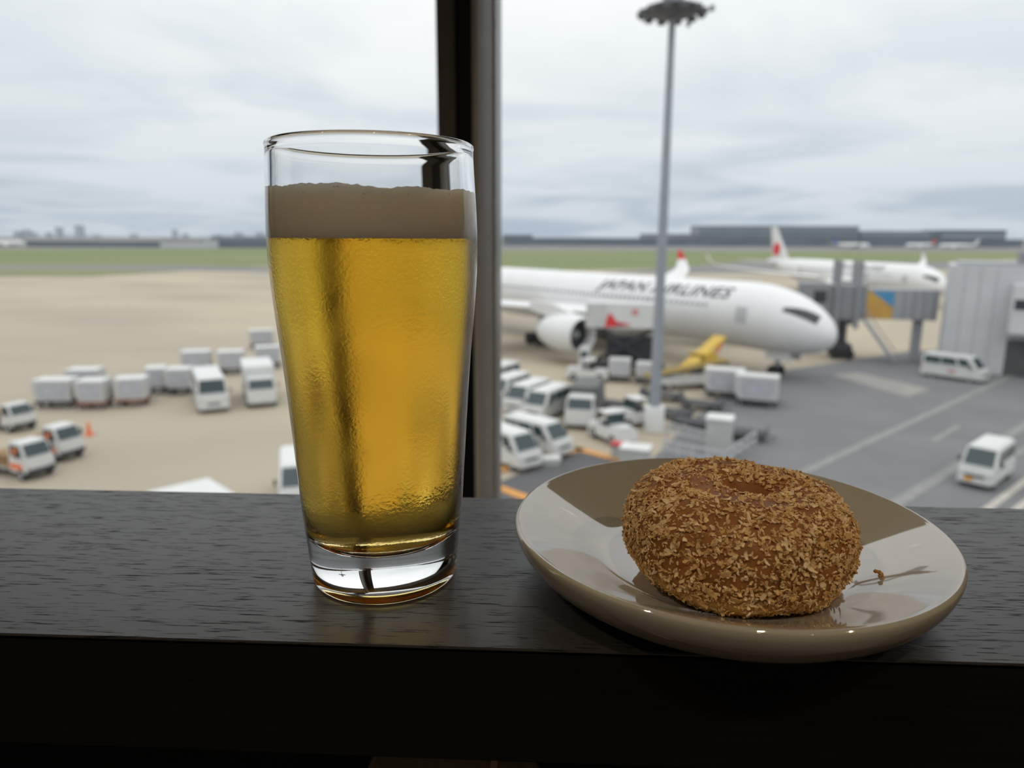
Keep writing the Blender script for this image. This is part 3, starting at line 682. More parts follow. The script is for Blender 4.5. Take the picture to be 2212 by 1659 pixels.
def uld(label, loc, rz, W=2.9, D=1.6, H=1.62, m=None, base=None, group='cargo containers on dollies', roof=None):
    m = m or m_wht2; t = thing('cargo_container', label, 'container', loc, rz, group); w, d = W/2, D/2
    z0 = 0.52
    P = [(-w*0.78, z0+0.06), (w, z0+0.06), (w, z0+H), (-w, z0+H), (-w, z0+0.55)]
    n = len(P); V = [(x, -d, z) for x, z in P]+[(x, d, z) for x, z in P]
    MB().add(V, [tuple(range(n)), tuple(range(2*n-1, n-1, -1))]+[(i, n+i, n+(i+1) % n, (i+1) % n) for i in range(n)]).build('shell', m, t, bevel=0.03)
    MB().bx(-w, w, -d*1.01, d*1.01, z0+H-0.02, z0+H+0.03).build('roof_panel', roof or m_white, t)
    MB().bx(-w*0.7, w*0.85, -d-0.012, -d+0.01, z0+0.2, z0+H-0.16).build('curtain_door', mat('container_curtain', (0.40, 0.41, 0.44), 0.6, var=0.1, scale=1.5), t)
    MB().bx(-w*0.95, w*1.02, -d*1.02, d*1.02, z0-0.12, z0+0.05).build('dolly_deck', base or m_dark, t)
    wheels(t, [(w*0.7, d*0.75), (w*0.7, -d*0.75), (-w*0.7, d*0.75), (-w*0.7, -d*0.75)], 0.20, 0.14)
    MB().beam((w*1.02, 0, z0-0.08), (w*1.02+0.55, 0, 0.3), 0.06).build('tow_bar', m_dark, t)
    return t
def dolly(label, loc, rz, group='empty dark dollies'):
    t = thing('baggage_dolly', label, 'dolly', loc, rz, group)
    MB().bx(-1.5, 1.5, -0.75, 0.75, 0.40, 0.52).build('deck', m_dark, t, bevel=0.02)
    for x in (-1.45, 1.45): MB().bx(x-0.03, x+0.03, -0.75, 0.75, 0.52, 0.85).build('end_rail', m_gry, t)
    wheels(t, [(1.1, 0.55), (1.1, -0.55), (-1.1, 0.55), (-1.1, -0.55)], 0.20, 0.14)
    MB().beam((1.5, 0, 0.44), (2.05, 0, 0.3), 0.06).build('tow_bar', m_dark, t)
    return t
def tractor(label, loc, rz, m=None, L=3.2, W=1.5):
    m = m or m_white; t = thing('tow_tractor', label, 'tractor', loc, rz); h, w = L/2, W/2
    MB().taper(-h, h, -w, w, 0.30, -h, h-0.1, -w*0.96, w*0.96, 0.98).build('body', m, t, bevel=0.06)
    MB().bx(h*0.2, h*0.9, -w*0.7, w*0.7, 0.97, 1.14).build('bonnet', m, t, bevel=0.05)
    MB().bx(-0.7, 0.35, -w*0.9, w*0.9, 1.76, 1.86).build('canopy', m, t, bevel=0.03)
    for x in (-0.66, 0.3):
        for y in (-w*0.84, w*0.84): MB().beam((x, y, 0.96), (x, y, 1.78), 0.06).build('canopy_post', m_dark, t)
    MB().bx(0.30, 0.34, -w*0.8, w*0.8, 1.1, 1.74).build('windscreen', m_vgl, t)
    MB().bx(-0.6, -0.1, -0.5, 0.5, 0.97, 1.2).build('seat', m_dark, t, bevel=0.04)
    wheels(t, [(h*0.62, w-0.1), (h*0.62, -w+0.1), (-h*0.62, w-0.1), (-h*0.62, -w+0.1)], 0.34, 0.22)
    return t

# ---- left side of the apron
A = gp(468, 903); B = gp(440, 838)
van('white minibus with dark windscreen parked facing the window, left of the box truck', (A+(B-A)*0.42), head(B, A), L=6.3, W=2.05, H=2.35, high=True, name='minibus', cat='minibus')
A = gp(572, 893); B = gp(548, 826)
truck('white box truck parked half behind the beer glass', A+(B-A)*0.40, head(B, A), L=5.9, W=2.15, H=2.75, cabH=2.1)
a1 = 0.50
k1 = gp(45, 1022); truck('white flatbed truck with orange doors, cut off at the frame edge', k1, math.radians(-22), L=3.6, W=1.55, cabH=1.9, box='flat', side_orange=True, cabL=1.45)
k2 = gp(112, 985); truck('white flatbed truck with orange doors standing behind the cropped one', k2, math.radians(-20), L=3.6, W=1.55, cabH=1.9, box='flat', side_orange=True, cabL=1.45)
k3 = gp(18, 925); truck('brown-loaded flatbed truck behind the two orange-doored trucks', k3, math.radians(-22), L=3.6, W=1.55, cabH=1.75, box='flat', cabL=1.2)
c = gp(193, 940); cone = thing('traffic_cone', 'small orange cone standing alone beside the flatbed trucks', 'cone', c)
MB().lathe([(0.0, 0.0), (0.30, 0.0), (0.30, 0.05), (0.16, 0.06), (0.05, 0.85), (0.0, 0.87)], 20).build('cone_body', m_org, cone)
MB().bx(-0.28, 0.28, -0.28, 0.28, 0.0, 0.04).build('base', m_dark, cone)
m_rust = mat('dolly_red_oxide', (0.26, 0.10, 0.06), 0.7, var=0.1, scale=2)
ULDS = [(128, 878, 6, 2.6, None, 'grey cargo container at the far end of the container line'),
        (190, 852, 8, 2.3, None, 'small grey cargo container behind the red-decked ones'),
        (208, 880, 6, 1.9, m_rust, 'grey cargo container on a red-brown dolly, nearer the cropped trucks'),
        (290, 874, 16, 2.0, m_rust, 'grey cargo container on a red-brown dolly, curving towards the minibus'),
        (342, 848, 20, 1.4, None, 'low grey container between the red-brown dollies and the minibus'),
        (392, 850, 10, 1.8, None, 'grey container directly beside the minibus'),
        (428, 806, 14, 2.4, None, 'grey container behind the minibus roof'),
        (502, 806, 16, 2.2, None, 'grey container in the gap between minibus and box truck'),
        (580, 794, 20, 2.2, None, 'pale container behind the box truck roof'),
        (566, 752, 20, 2.5, None, 'farthest grey container touching the beer glass outline')]
for px_, py_, rz, w_, bs, lab in ULDS:
    uld(lab, gp(px_, py_), math.radians(rz), W=w_, base=bs, H=1.5)
van('white van front peeking out beside the beer glass near its base', gp(645, 1072), math.radians(-70), L=4.4, W=1.65, H=1.95)
Cc = gp(450, 1031, 2.8); E2 = gp(512, 1068, 2.8)-Cc; u2 = Vector((E2.x, E2.y, 0)).normalized(); u1 = Vector((u2.y, -u2.x, 0))
pc = Cc+u2*2.6+u1*1.15
truck('large white truck roof rising over the counter edge', (pc.x, pc.y, GZ), math.atan2(u2.y, u2.x), L=5.2, W=2.3, H=2.8, cabH=2.0)

# ---- middle, right of the mullion
vr = math.radians(-118)
for (px_, py_), lab in (((1078, 838), 'rearmost white van of the parked row, half behind the mullion'), ((1098, 866), 'white van second from the back of the parked row'),
                        ((1140, 884), 'white van third from the back of the parked row'), ((1182, 898), 'white van in the parked row beside the grey canvas truck')):
    van(lab, gp(px_, py_), vr, L=4.4, W=1.68, H=1.98, group='row of parked white vans')
A = gp(1228, 928); B = gp(1290, 893)
truck('white-cabbed truck with a dark grey canvas cover', A+(B-A)*0.55, head(B, A)+0.25, L=5.4, W=2.0, H=2.5, cabH=2.1, box='canvas')
van('white van standing on the orange line beside the mullion', gp(1098, 1000), math.radians(-48), L=3.9, W=1.6, H=1.95)
van('white van parked just behind the one on the orange line', gp(1158, 975), math.radians(-40), L=4.2, W=1.65, H=1.95)
tractor('white tow tractor with canopy near the light mast foot', gp(1322, 952), math.radians(-60))
tractor('white tow tractor right behind the light mast foot', gp(1368, 918), math.radians(-150))
tk = tractor('white tow tractor pulling dollies under the aircraft engine', gp(1268, 821), math.radians(172), L=3.6)
uld('white cargo container on a dolly beneath the aircraft fuselage', gp(1338, 823), math.radians(-10), W=1.8, H=1.4)
uld('white cargo container on a dolly right next to the light mast', gp(1394, 827), math.radians(-12), W=1.6, H=1.2)
uld('white-roofed container on the dolly under the aircraft nose', gp(1563, 858), math.radians(-20), W=2.9, H=1.7)
uld('white-roofed container nearest the service road', gp(1632, 876), math.radians(-20), W=3.0, H=1.75)
for k, (px_, py_, lab) in enumerate(((1428, 864, 'empty dark dolly beside the light mast, first of the upper line'), (1515, 884, 'empty dark dolly behind the white-roofed container'),
                                     (1340, 885, 'empty dark dolly left of the light mast shaft'), (1450, 902, 'empty dark dolly just right of the light mast shaft'), (1502, 925, 'empty dark dolly beside the tall pale block'),
                                     (1600, 948, 'empty dark dolly between the tall pale block and the road'))):
    dolly(lab, gp(px_, py_), math.radians(-24))
# pale concrete posts, barriers
m_blk = mat('painted_concrete', (0.42, 0.42, 0.40), 0.8, var=0.08, scale=1.2)
m_blkt = mat('painted_concrete_top', (0.60, 0.60, 0.58), 0.8, var=0.05, scale=1.2)
def block(label, px_, py_, w_, h_, d_, rz=-0.4, cap=None):
    t = thing('concrete_block', label, 'block', gp(px_, py_), rz)
    MB().bx(-w_/2, w_/2, -d_/2, d_/2, 0, h_-0.12).build('body', m_blk, t, bevel=0.03)
    MB().bx(-w_/2-0.05, w_/2+0.05, -d_/2-0.05, d_/2+0.05, h_-0.12, h_).build('cap', cap or m_blkt, t, bevel=0.02)
    return t
block('tall pale concrete block standing beside the dark dollies', 1551, 985, 1.35, 2.3, 1.3, -0.35)
block('low pale concrete block at the end of the short orange line', 1372, 1010, 1.5, 1.2, 1.2, -0.3)
block('small white block lying on the long orange line', 1190, 1004, 0.9, 0.45, 0.6, 0.2)
block('red-topped small block behind the low pale block', 1338, 990, 0.9, 0.9, 0.6, -0.2, cap=m_redl)
m_rail = mat('barrier_white', (0.46, 0.47, 0.48), 0.5, var=0.06, scale=2)
def barrier(label, a, b, n=4):
    A, B = gp(*a), gp(*b); t = thing('guard_rail', label, 'barrier', A, 0, 'white guard rails'); d = B-A
    for k in range(n+1):
        p = d*(k/n); MB().bx(p.x-0.05, p.x+0.05, p.y-0.05, p.y+0.05, 0, 0.95).build('post', m_rail, t)
    for z in (0.45, 0.88): MB().beam((0, 0, z), (d.x, d.y, z), 0.05, 0.16).build('rail', m_rail, t)
barrier('white guard rail running from the mast to the tall block', (1440, 945), (1535, 968))
barrier('white guard rail just behind the plate rim', (1432, 985), (1560, 1012))
barrier('white guard rail turning towards the road', (1568, 1009), (1630, 965))

# ---- right: vans on the road
A = gp(1998, 812); B = gp(2122, 831); van('white high-roof van driving past the grey building', A+(B-A)*0.5+Vector((0.3, 0.5, 0)), head(A, B)+0.08, L=4.9, W=1.75, H=2.15, stripe=mat('faded_red', (0.45, 0.2, 0.17), 0.6))
A = gp(2102, 1057); d = (gp(1740, 1020)-gp(2212, 800)).normalized()
van('white small van with a yellow number plate driving down the service road', A-d*1.9, head(Vector((0, 0, 0)), d), L=3.9, W=1.55, H=2.0, plate=m_plateY)

# ================================================================== LIGHT MAST
m_mast = mat('mast_grey', (0.26, 0.28, 0.31), 0.5, var=0.06, scale=1.0)
m_mastd = mat('mast_dark', (0.10, 0.10, 0.11), 0.6, var=0.1, scale=3)
mb_ = gp(1412, 932); ms = thing('light_mast', 'tall grey light mast with a round lamp crown rising over the apron', 'light mast', mb_)
MB().cyl((0, 0, 0.9), (0, 0, 24.6), 0.36, 0.19, n=20).build('shaft', m_mast, ms)
MB().lathe([(0.0, 0.0), (0.55, 0.0), (0.62, 0.04), (0.62, 1.6), (0.58, 1.66), (0.0, 1.66)], 28).build('foundation', m_blkt, ms)
HZ = 24.45
MB().lathe([(0.2, HZ-0.35), (0.9, HZ-0.25), (1.55, HZ+0.0), (1.65, HZ+0.12), (1.55, HZ+0.22), (0.9, HZ+0.1), (0.2, HZ+0.1)], 36, close=True).build('crown_ring', m_mastd, ms)
MB().cyl((0, 0, HZ+0.05), (0, 0, HZ+2.4), 0.62, 0.55, n=24).build('crown_housing', m_mast, ms)
for k in range(12):
    a = 2*PI*k/12+0.2; c_, s_ = math.cos(a), math.sin(a)
    f = MB().box((1.75*c_, 1.75*s_, HZ-0.05), (0.34, 0.46, 0.26), a).build('floodlight', m_mastd, ms, bevel=0.03)
for k in range(3):
    a = 2*PI*k/3+0.25; c_, s_ = math.cos(a), math.sin(a)
    arm = MB().beam((1.5*c_, 1.5*s_, HZ), (2.35*c_, 2.35*s_, HZ+0.28), 0.07).build('outrigger', m_mastd, ms)
    MB().box((2.38*c_, 2.38*s_, HZ+0.38), (0.2, 0.2, 0.3), a).build('beacon', m_mastd, arm)
a = MB().beam((0.75, -0.9, HZ-0.2), (0.75, -0.9, HZ-0.75), 0.04).build('camera_bracket', m_mastd, ms)
MB().box((0.75, -0.9, HZ-0.85), (0.2, 0.2, 0.25)).build('camera_dome', m_mastd, a)

# ================================================================== AIRCRAFT
m_air = mat('aircraft_white', (0.66, 0.66, 0.655), 0.28, var=0.015, scale=0.5)
m_airg = mat('aircraft_grey', (0.42, 0.43, 0.44), 0.35, var=0.03, scale=0.5)
m_red = mat('livery_red', (0.60, 0.035, 0.04), 0.4, var=0.03, scale=1.0)
m_ink = mat('livery_black', (0.035, 0.035, 0.04), 0.5, var=0.05, scale=1.0)
m_fan = mat('fan_dark', (0.03, 0.032, 0.04), 0.5, var=0.2, scale=3)
m_lip = mat('intake_lip', (0.55, 0.55, 0.56), 0.25, metal=0.6, var=0.03, scale=2)
m_cock = mat('cockpit_black', (0.02, 0.022, 0.025), 0.12, var=0.1, scale=2)
m_win = mat('cabin_window', (0.16, 0.18, 0.20), 0.2, var=0.1, scale=5)
def airliner(label, nose_xy, rz, L=66.8, R=2.98, zc=4.95, lod=1.0, text=None, logo=True, mask=True, tipm=None, name='airliner', group=None, small=False, tail=None, tilt=0):
    t = thing(name, label, 'airplane', (nose_xy[0], nose_xy[1], GZ), rz, group)
    ln, st_ = 8.6*R/2.98, 0.64*L
    def rad(s):
        if s < ln: return R*max(1e-4, 1-(1-s/ln)**2.6)**0.52
        if s > st_: return R*(1-0.92*((s-st_)/(L-st_))**1.75)
        return R
    def off(s):
        if s < ln: return -1.15*(R/2.98)*(1-s/ln)**1.8
        if s > st_: return 0.74*R*((s-st_)/(L-st_))**1.75
        return 0.0
    def Fp(s, ph, o=0.0):
        r = rad(s)+o
        return Vector((-s, -r*math.sin(ph), zc+off(s)+r*math.cos(ph)))
    n = 40 if not small else 16
    ss = [0.02, 0.12, 0.35, 0.7, 1.2, 1.9, 2.8, 3.8, 5.0, 6.5, 8.0, 9.5] if not small else [0.05, 1, 3, 6, 9.5]
    ss = [q*R/2.98 for q in ss]+list(np.linspace(ln+2, st_, 10))+list(np.linspace(st_+1.5, L, 14 if not small else 6))
    MB().rings([[Fp(s, 2*PI*i/n) for i in range(n)] for s in ss]).build('fuselage', m_air, t, smooth=60)
    def patch(s0, s1, p0, p1, o, ns=8, np_=8, shape=None):
        P, f = [], []
        for i in range(ns+1):
            for j in range(np_+1):
                u, v = i/ns, j/np_
                a0, a1 = (p0, p1) if shape is None else shape(u, p0, p1)
                P.append(Fp(s0+(s1-s0)*u, a0+(a1-a0)*v, o))
        for i in range(ns):
            for j in range(np_):
                k = i*(np_+1)+j; f.append((k, k+1, k+np_+2, k+np_+1))
        return MB().add(P, f)
    k = R/2.98
    if mask:
        sh = lambda u, a, b: (a+(b-a)*0.30*u*u, b-(b-a)*(0.25*u+0.30*u*u))
        for s_ in (1, -1):
            patch(1.0*k, 3.6*k, s_*0.05, s_*1.22, 0.03, 10, 10, lambda u, a, b: (s_*(0.42+0.50*u), s_*(1.00+0.05*u))).build('cockpit_window', m_cock, t, smooth=60)
    if not small:
        for s_ in (1, -1):
            mbw = MB(); s = 11.0*k
            while s < st_+4:
                for q in [Fp(s, s_*1.30, 0.02)]:
                    a, b = Fp(s, s_*1.33, 0.025), Fp(s, s_*1.23, 0.025)
                    mbw.add([a+Vector((0.14, 0, 0)), a-Vector((0.14, 0, 0)), b-Vector((0.14, 0, 0)), b+Vector((0.14, 0, 0))], [(0, 1, 2, 3)])
                s += 0.62
            o = mbw.build('cabin_windows', m_win, t, smooth=0); o['kind'] = 'stuff'
            for s in (6.6*k, 17.5*k, st_+2):
                patch(s, s+1.1, s_*1.22, s_*1.70, 0.02, 2, 4).build('cabin_door', m_airg, t, smooth=60)
        # belly fairing
        MB().rings([[Vector((-s, a*R*0.92*math.cos(q), zc-R*0.80+b*R*0.48*math.sin(q))) for q in np.linspace(0, 2*PI, 24, endpoint=False)] for s, a, b in ((0.30*L, 0.2, 0.3), (0.34*L, 0.85, 0.9), (0.42*L, 1.0, 1.0), (0.50*L, 0.95, 0.95), (0.56*L, 0.3, 0.4))]).build('belly_fairing', m_airg, t, smooth=60)
    # wings
    def foil(le, y, z, ch, th):
        pr = [(0, 0), (0.04, 0.45), (0.15, 0.85), (0.4, 1.0), (0.7, 0.6), (1.0, 0.04), (0.7, -0.25), (0.4, -0.55), (0.15, -0.55), (0.04, -0.32)]
        return [Vector((-(le+ch*x), y, z+th*q*0.5)) for x, q in pr]
    k2 = L/66.8
    for s_ in (-1, 1):
        le0 = 0.315*L; hs = 31.2*k2; sw = 0.66
        z0 = zc-R*0.42
        st = [(R*0.6, le0+0.5*k2, z0, 13.0*k2, 1.9*k2), (9.5*k2, le0+0.5*k2+(9.5*k2-R*0.6)*sw, z0+0.9*k2, 8.6*k2, 1.0*k2), (20*k2, le0+0.5*k2+(20*k2-R*0.6)*sw, z0+2.0*k2, 5.3*k2, 0.6*k2), (hs*0.93, le0+0.5*k2+(hs*0.93-R*0.6)*sw, z0+3.3*k2, 2.9*k2, 0.35*k2)]
        w = MB().rings([foil(le, s_*y, z, ch, th) for y, le, z, ch, th in st]).build('wing', m_air, t, smooth=50)
        y, le, z, ch, th = st[-1]
        wl = [(y, le, z, ch, th), (y+1.1*k2, le+1.0*k2, z+0.45*k2, ch*0.8, th*0.8), (y+1.9*k2, le+2.2*k2, z+1.5*k2, ch*0.55, th*0.6), (y+2.2*k2, le+3.4*k2, z+2.9*k2, ch*0.28, th*0.4)]
        MB().rings([foil(a, s_*b, c_, d_, e_) for b, a, c_, d_, e_ in wl[:3]]).build('winglet', m_air, w, smooth=50)
        MB().rings([foil(a, s_*b, c_, d_, e_) for b, a, c_, d_, e_ in wl[2:]]).build('winglet_tip', tipm or m_red, w, smooth=50)
        # engine
        ey, es, ez, er = 10.4*k2, 0.286*L, zc-R*0.42-1.05*k2, 1.92*k2
        ne = 32 if not small else 14
        pf = [(0.0, 1.62), (0.15, 1.74), (0.6, 1.88), (1.6, 1.95), (3.0, 1.90), (4.4, 1.62), (5.4, 1.30)]
        eng = MB().rings([[Vector((-(es+x*k2), s_*ey+r*k2*math.cos(q), ez+r*k2*math.sin(q))) for q in np.linspace(0, 2*PI, ne, endpoint=False)] for x, r in pf], cap=False)
        eng.rings([[Vector((-(es+x*k2), s_*ey+r*k2*math.cos(q), ez+r*k2*math.sin(q))) for q in np.linspace(0, 2*PI, ne, endpoint=False)] for x, r in ((0.0, 1.62), (0.2, 1.50), (1.2, 1.48))], cap=False)
        en = eng.build('engine_nacelle', m_air, t, smooth=60, fix=True)
        MB().cyl((-(es+1.2*k2), s_*ey, ez), (-(es+1.3*k2), s_*ey, ez), 1.5*k2, n=ne).build('fan', m_fan, en)
        MB().cyl((-(es+0.55*k2), s_*ey, ez), (-(es+1.25*k2), s_*ey, ez), 0.06*k2, 0.5*k2, n=16).build('spinner', m_airg, en)
        MB().cyl((-(es+5.2*k2), s_*ey, ez), (-(es+7.0*k2), s_*ey, ez), 0.95*k2, 0.4*k2, n=20).build('exhaust_cone', m_airg, en)
        MB().rings([[Vector((-(es+x*k2), s_*ey+d_*0.22*k2, z_)) for d_, z_ in ((-1, zl), (1, zl), (1, zh), (-1, zh))] for x, zl, zh in ((1.6, ez+1.6*k2, ez+2.0*k2), (4.2, ez+1.2*k2, ez+2.7*k2), (8.0, ez+1.9*k2, ez+2.8*k2))]).build('pylon', m_air, t, smooth=50)
        # tailplane
        tp = [(R*0.15, 0.868*L, zc+off(0.9*L)+0.3, 7.2*k2, 0.8*k2), (9.6*k2, 0.868*L+6.6*k2, zc+off(0.9*L)+1.2, 2.6*k2, 0.3*k2)]
        MB().rings([foil(le, s_*y, z, ch, th) for y, le, z, ch, th in tp]).build('tailplane', m_airg, t, smooth=50)
        if not small:
            mg = MB().beam((-(0.485*L), s_*5.2*k2, 1.0), (-(0.475*L), s_*5.0*k2, z0+0.5), 0.42).build('main_gear', m_airg, t)
            for x in (-0.9, 0.9):
                for y in (-0.55, 0.55):
                    MB().cyl((-(0.485*L)+x, s_*5.2*k2+y-0.22, 0.68), (-(0.485*L)+x, s_*5.2*k2+y+0.22, 0.68), 0.68, n=20).build('wheel', m_tyre, mg)
    # fin
    zt = zc+off(0.88*L)+rad(0.88*L)*0.7
    fin = [(zt, 0.835*L, 8.6*k2, 0.9*k2), (zt+9.3*k2, 0.835*L+7.6*k2, 3.1*k2, 0.35*k2)]
    def ffoil(z, le, ch, th):
        pr = [(0, 0), (0.05, 0.5), (0.2, 0.95), (0.5, 1.0), (1.0, 0.05), (1.0, -0.05), (0.5, -1), (0.2, -0.95), (0.05, -0.5)]
        return [Vector((-(le+ch*x), th*q*0.5, z)) for x, q in pr]
    fo = MB().rings([ffoil(*a) for a in fin]).build('tail_fin', tail or m_air, t, smooth=50)
    if logo:
        for s_ in (-1, 1):
            zc2, xc = zt+3.1*k2, -(0.835*L+6.4*k2)
            MB().cyl((xc, s_*0.30*k2, zc2), (xc, s_*0.42*k2, zc2), 1.85*k2, n=28).build('round_logo', m_red, fo)
    if not small:
        ng = MB().beam((-5.2*k, 0, 0.6), (-4.9*k, 0, zc-R*0.75), 0.34).build('nose_gear', m_airg, t)
        for y in (-0.42, 0.42): MB().cyl((-5.2*k, y-0.17, 0.53), (-5.2*k, y+0.17, 0.53), 0.53, n=20).build('wheel', m_tyre, ng)
        for y in (-0.8, 0.8): MB().box((-4.6*k, y, zc-R-0.05), (2.4, 0.06, 1.1)).build('gear_door', m_air, t)
    if text:
        word, s_start, s_len, hgt, ph0 = text
        cu = bpy.data.curves.new('lettering', 'FONT'); cu.body = word; cu.size = 1.0; cu.shear = 0.28; cu.offset = 0.018; cu.resolution_u = 3; cu.space_character = 1.08
        ob = bpy.data.objects.new('lettering_source', cu); COL.objects.link(ob)
        dg = bpy.context.evaluated_depsgraph_get(); me = bpy.data.meshes.new_from_object(ob.evaluated_get(dg)); bpy.data.objects.remove(ob)
        bm = bmesh.new(); bm.from_mesh(me)
        xs = [v.co.x for v in bm.verts]; ys = [v.co.y for v in bm.verts]; x0, x1, y0, y1 = min(xs), max(xs), min(ys), max(ys)
        for q in range(1, 7):
            bmesh.ops.bisect_plane(bm, geom=bm.verts[:]+bm.edges[:]+bm.faces[:], plane_co=(0, y0+(y1-y0)*q/7, 0), plane_no=(0, 1, 0))
        for v in bm.verts:
            s = s_start-(v.co.x-x0)/(x1-x0)*s_len; ph = ph0-((v.co.y-y0)/(y1-y0))*hgt/R
            v.co = Fp(s, ph, 0.03)
        bm.to_mesh(me); bm.free(); me.materials.clear(); me.materials.append(m_ink)
        o = bpy.data.objects.new('lettering', me); COL.objects.link(o); o.parent = t; o['label'] = 'black JAPAN AIRLINES lettering'
    return t
nose = at(1806, 718, 59.0)
p_tail = at(1062, 578, 97.0)
dirv = Vector((p_tail.x-nose.x, p_tail.y-nose.y, 0)).normalized()
rzA = math.atan2(-dirv.y, -dirv.x)
airliner('large white airliner parked nose-on with black lettering and a big engine', (nose.x, nose.y), rzA, zc=5.2, text=('JAPAN AIRLINES', 25.8, 17.2, 1.65, 1.16))
nB = at(2046, 612, 128.0); tB = at(1652, 580, 185.0); dB = (tB-nB); rzB = math.atan2(-dB.y, -dB.x)
airliner('white airliner with a red round logo on its tail, beyond the jet bridge', (nB.x, nB.y), rzB, L=57.5, R=2.85, zc=4.6, text=('JAPAN AIRLINES', 28.0, 15.0, 1.4, 1.15), mask=True, tipm=m_air)

# ================================================================== JET BRIDGE AND BUILDING
m_brg = mat('bridge_grey', (0.235, 0.24, 0.255), 0.55, var=0.06, scale=0.6)
m_brg2 = mat('bridge_pale', (0.32, 0.325, 0.34), 0.55, var=0.05, scale=0.6)
m_bld = mat('wall_panel_grey', (0.50, 0.505, 0.52), 0.75, var=0.06, scale=0.35)
m_bld2 = mat('wall_panel_white', (0.58, 0.585, 0.60), 0.6, var=0.04, scale=0.5)
m_bgl = mat('dark_glazing', (0.035, 0.04, 0.045), 0.15, var=0.1, scale=1)
m_blu = mat('poster_blue', (0.06, 0.26, 0.46), 0.5, var=0.08, scale=0.6)
m_ylw = mat('poster_yellow', (0.58, 0.36, 0.06), 0.5, var=0.12, scale=0.5, col2=(0.45, 0.22, 0.08))
J1, J0 = at(2016, 690, 72.0), at(1742, 690, 75.0)
jb = thing('jet_bridge', 'grey passenger jet bridge reaching behind the aircraft nose, with a yellow and blue poster', 'jet bridge', (J1.x, J1.y, GZ), math.atan2(J0.y-J1.y, J0.x-J1.x))
LJ = (Vector((J0.x, J0.y, 0))-Vector((J1.x, J1.y, 0))).length
zf, zr = 4.2, 7.3
MB().bx(0.0, LJ*0.62, -1.4, 1.4, zf, zr-0.15).build('outer_tunnel', m_brg2, jb, bevel=0.05)
MB().bx(LJ*0.55, LJ*0.86, -1.7, 1.7, zf-0.15, zr+0.15).build('inner_tunnel', m_brg, jb, bevel=0.05)
MB().bx(LJ*0.84, LJ+1.0, -2.0, 2.0, zf-0.25, zr+0.3).build('cab', m_brg, jb, bevel=0.12)
MB().bx(LJ*0.87, LJ*0.97, 1.98, 2.03, zf+1.5, zr-0.4).build('cab_window', m_bgl, jb)
# the poster faces the window: +y side of the bridge frame is towards the viewer
def jpanel(x0, x1, z0, z1, m, nm, par=None, y=1.43):
    return MB().bx(x0, x1, y-0.02, y+0.02, z0, z1).build(nm, m, par or jb)
po = jpanel(LJ*0.34, LJ*0.63, zf+0.05, zr-0.35, m_ylw, 'poster', y=1.44)
MB().add([(LJ*0.34, 1.475, zr-0.35), (LJ*0.52, 1.475, zr-0.35), (LJ*0.34, 1.475, zf+1.2), (LJ*0.34, 1.455, zr-0.35), (LJ*0.52, 1.455, zr-0.35), (LJ*0.34, 1.455, zf+1.2)], [(0, 2, 1), (3, 4, 5), (0, 1, 4, 3), (1, 2, 5, 4), (2, 0, 3, 5)]).build('poster_sky', m_blu, po, smooth=0)
for q in range(4): jpanel(LJ*(0.03+0.075*q), LJ*(0.03+0.075*q)+0.12, zf+0.1, zr-0.2, m_brg, 'tunnel_rib')
for x in (0.62, 0.78):
    MB().bx(LJ*x-0.2, LJ*x+0.2, -1.9, 1.9, zr-0.1, zr+0.2).build('gantry_beam', m_brg, jb)
    for y in (-1.85, 1.85): MB().bx(LJ*x-0.22, LJ*x+0.22, y-0.2, y+0.2, zf-1.0, zr+2.55).build('gantry_post', m_brg, jb)
for y in (-1.3, 1.3): MB().bx(LJ*0.70-0.25, LJ*0.70+0.25, y-0.25, y+0.25, 0.9, zf).build('lift_column', m_dark, jb)
bg_ = MB().bx(LJ*0.70-0.9, LJ*0.70+0.9, -1.6, 1.6, 0.55, 1.45).build('bogie', m_dark, jb, bevel=0.05)
for y in (-1.5, 1.5):
    for x in (-0.6, 0.6): MB().cyl((LJ*0.70+x, y-0.25, 0.55), (LJ*0.70+x, y+0.25, 0.55), 0.55, n=18).build('wheel', m_tyre, bg_)
MB().bx(LJ*0.08, LJ*0.08+0.8, -0.4, 0.4, 0.0, zf).build('support_pillar', m_steel, jb)
sx0, sx1 = LJ*0.56, LJ*0.30
for y in (1.75, 2.55): MB().beam((sx0, y, zf), (sx1, y, 0.15), 0.10, 0.30).build('stair_stringer', m_steel, jb)
for q in range(14):
    u = (q+0.5)/14; MB().box((sx0+(sx1-sx0)*u, 2.15, zf*(1-u)+0.1*u), (0.28, 0.8, 0.04)).build('stair_tread', m_steel, jb)
for y in (1.75, 2.55):
    MB().beam((sx0, y, zf+1.0), (sx1, y, 1.15), 0.06).build('stair_handrail', m_steel, jb)
# terminal pier with the walkway cabin
T0, T1 = gp(2026, 800), gp(2136, 800)
bd = thing('terminal_pier', 'pale grey windowless pier building at the end of the jet bridge', 'building', T0, math.radians(-27))
LW = (T1-T0).length
MB().bx(0.0, 26, 0.0, 9.0, 0, 9.7).build('wall', m_bld, bd, bevel=0.03)
for q in range(1, 4): MB().bx(LW*q/4-0.02, LW*q/4+0.02, -0.015, 0.05, 0.1, 9.6).build('panel_joint', m_brg, bd)
MB().bx(0.6, 25.5, 0.4, 8.6, 9.7, 9.95).build('roof', m_brg2, bd)
MB().bx(LW*1.1, LW*1.1+3.2, 2.0, 5.0, 9.95, 10.9).build('roof_vent', m_brg, bd, bevel=0.05)
cbn = MB().bx(LW*0.99, 20, -1.9, 0.02, 3.9, 8.25).build('walkway_cabin', m_bld2, bd, bevel=0.12)
for q in range(6): MB().bx(LW*1.03+q*1.5, LW*1.03+q*1.5+1.32, -1.93, -1.86, 6.05, 6.95).build('cabin_window', m_bgl, cbn)
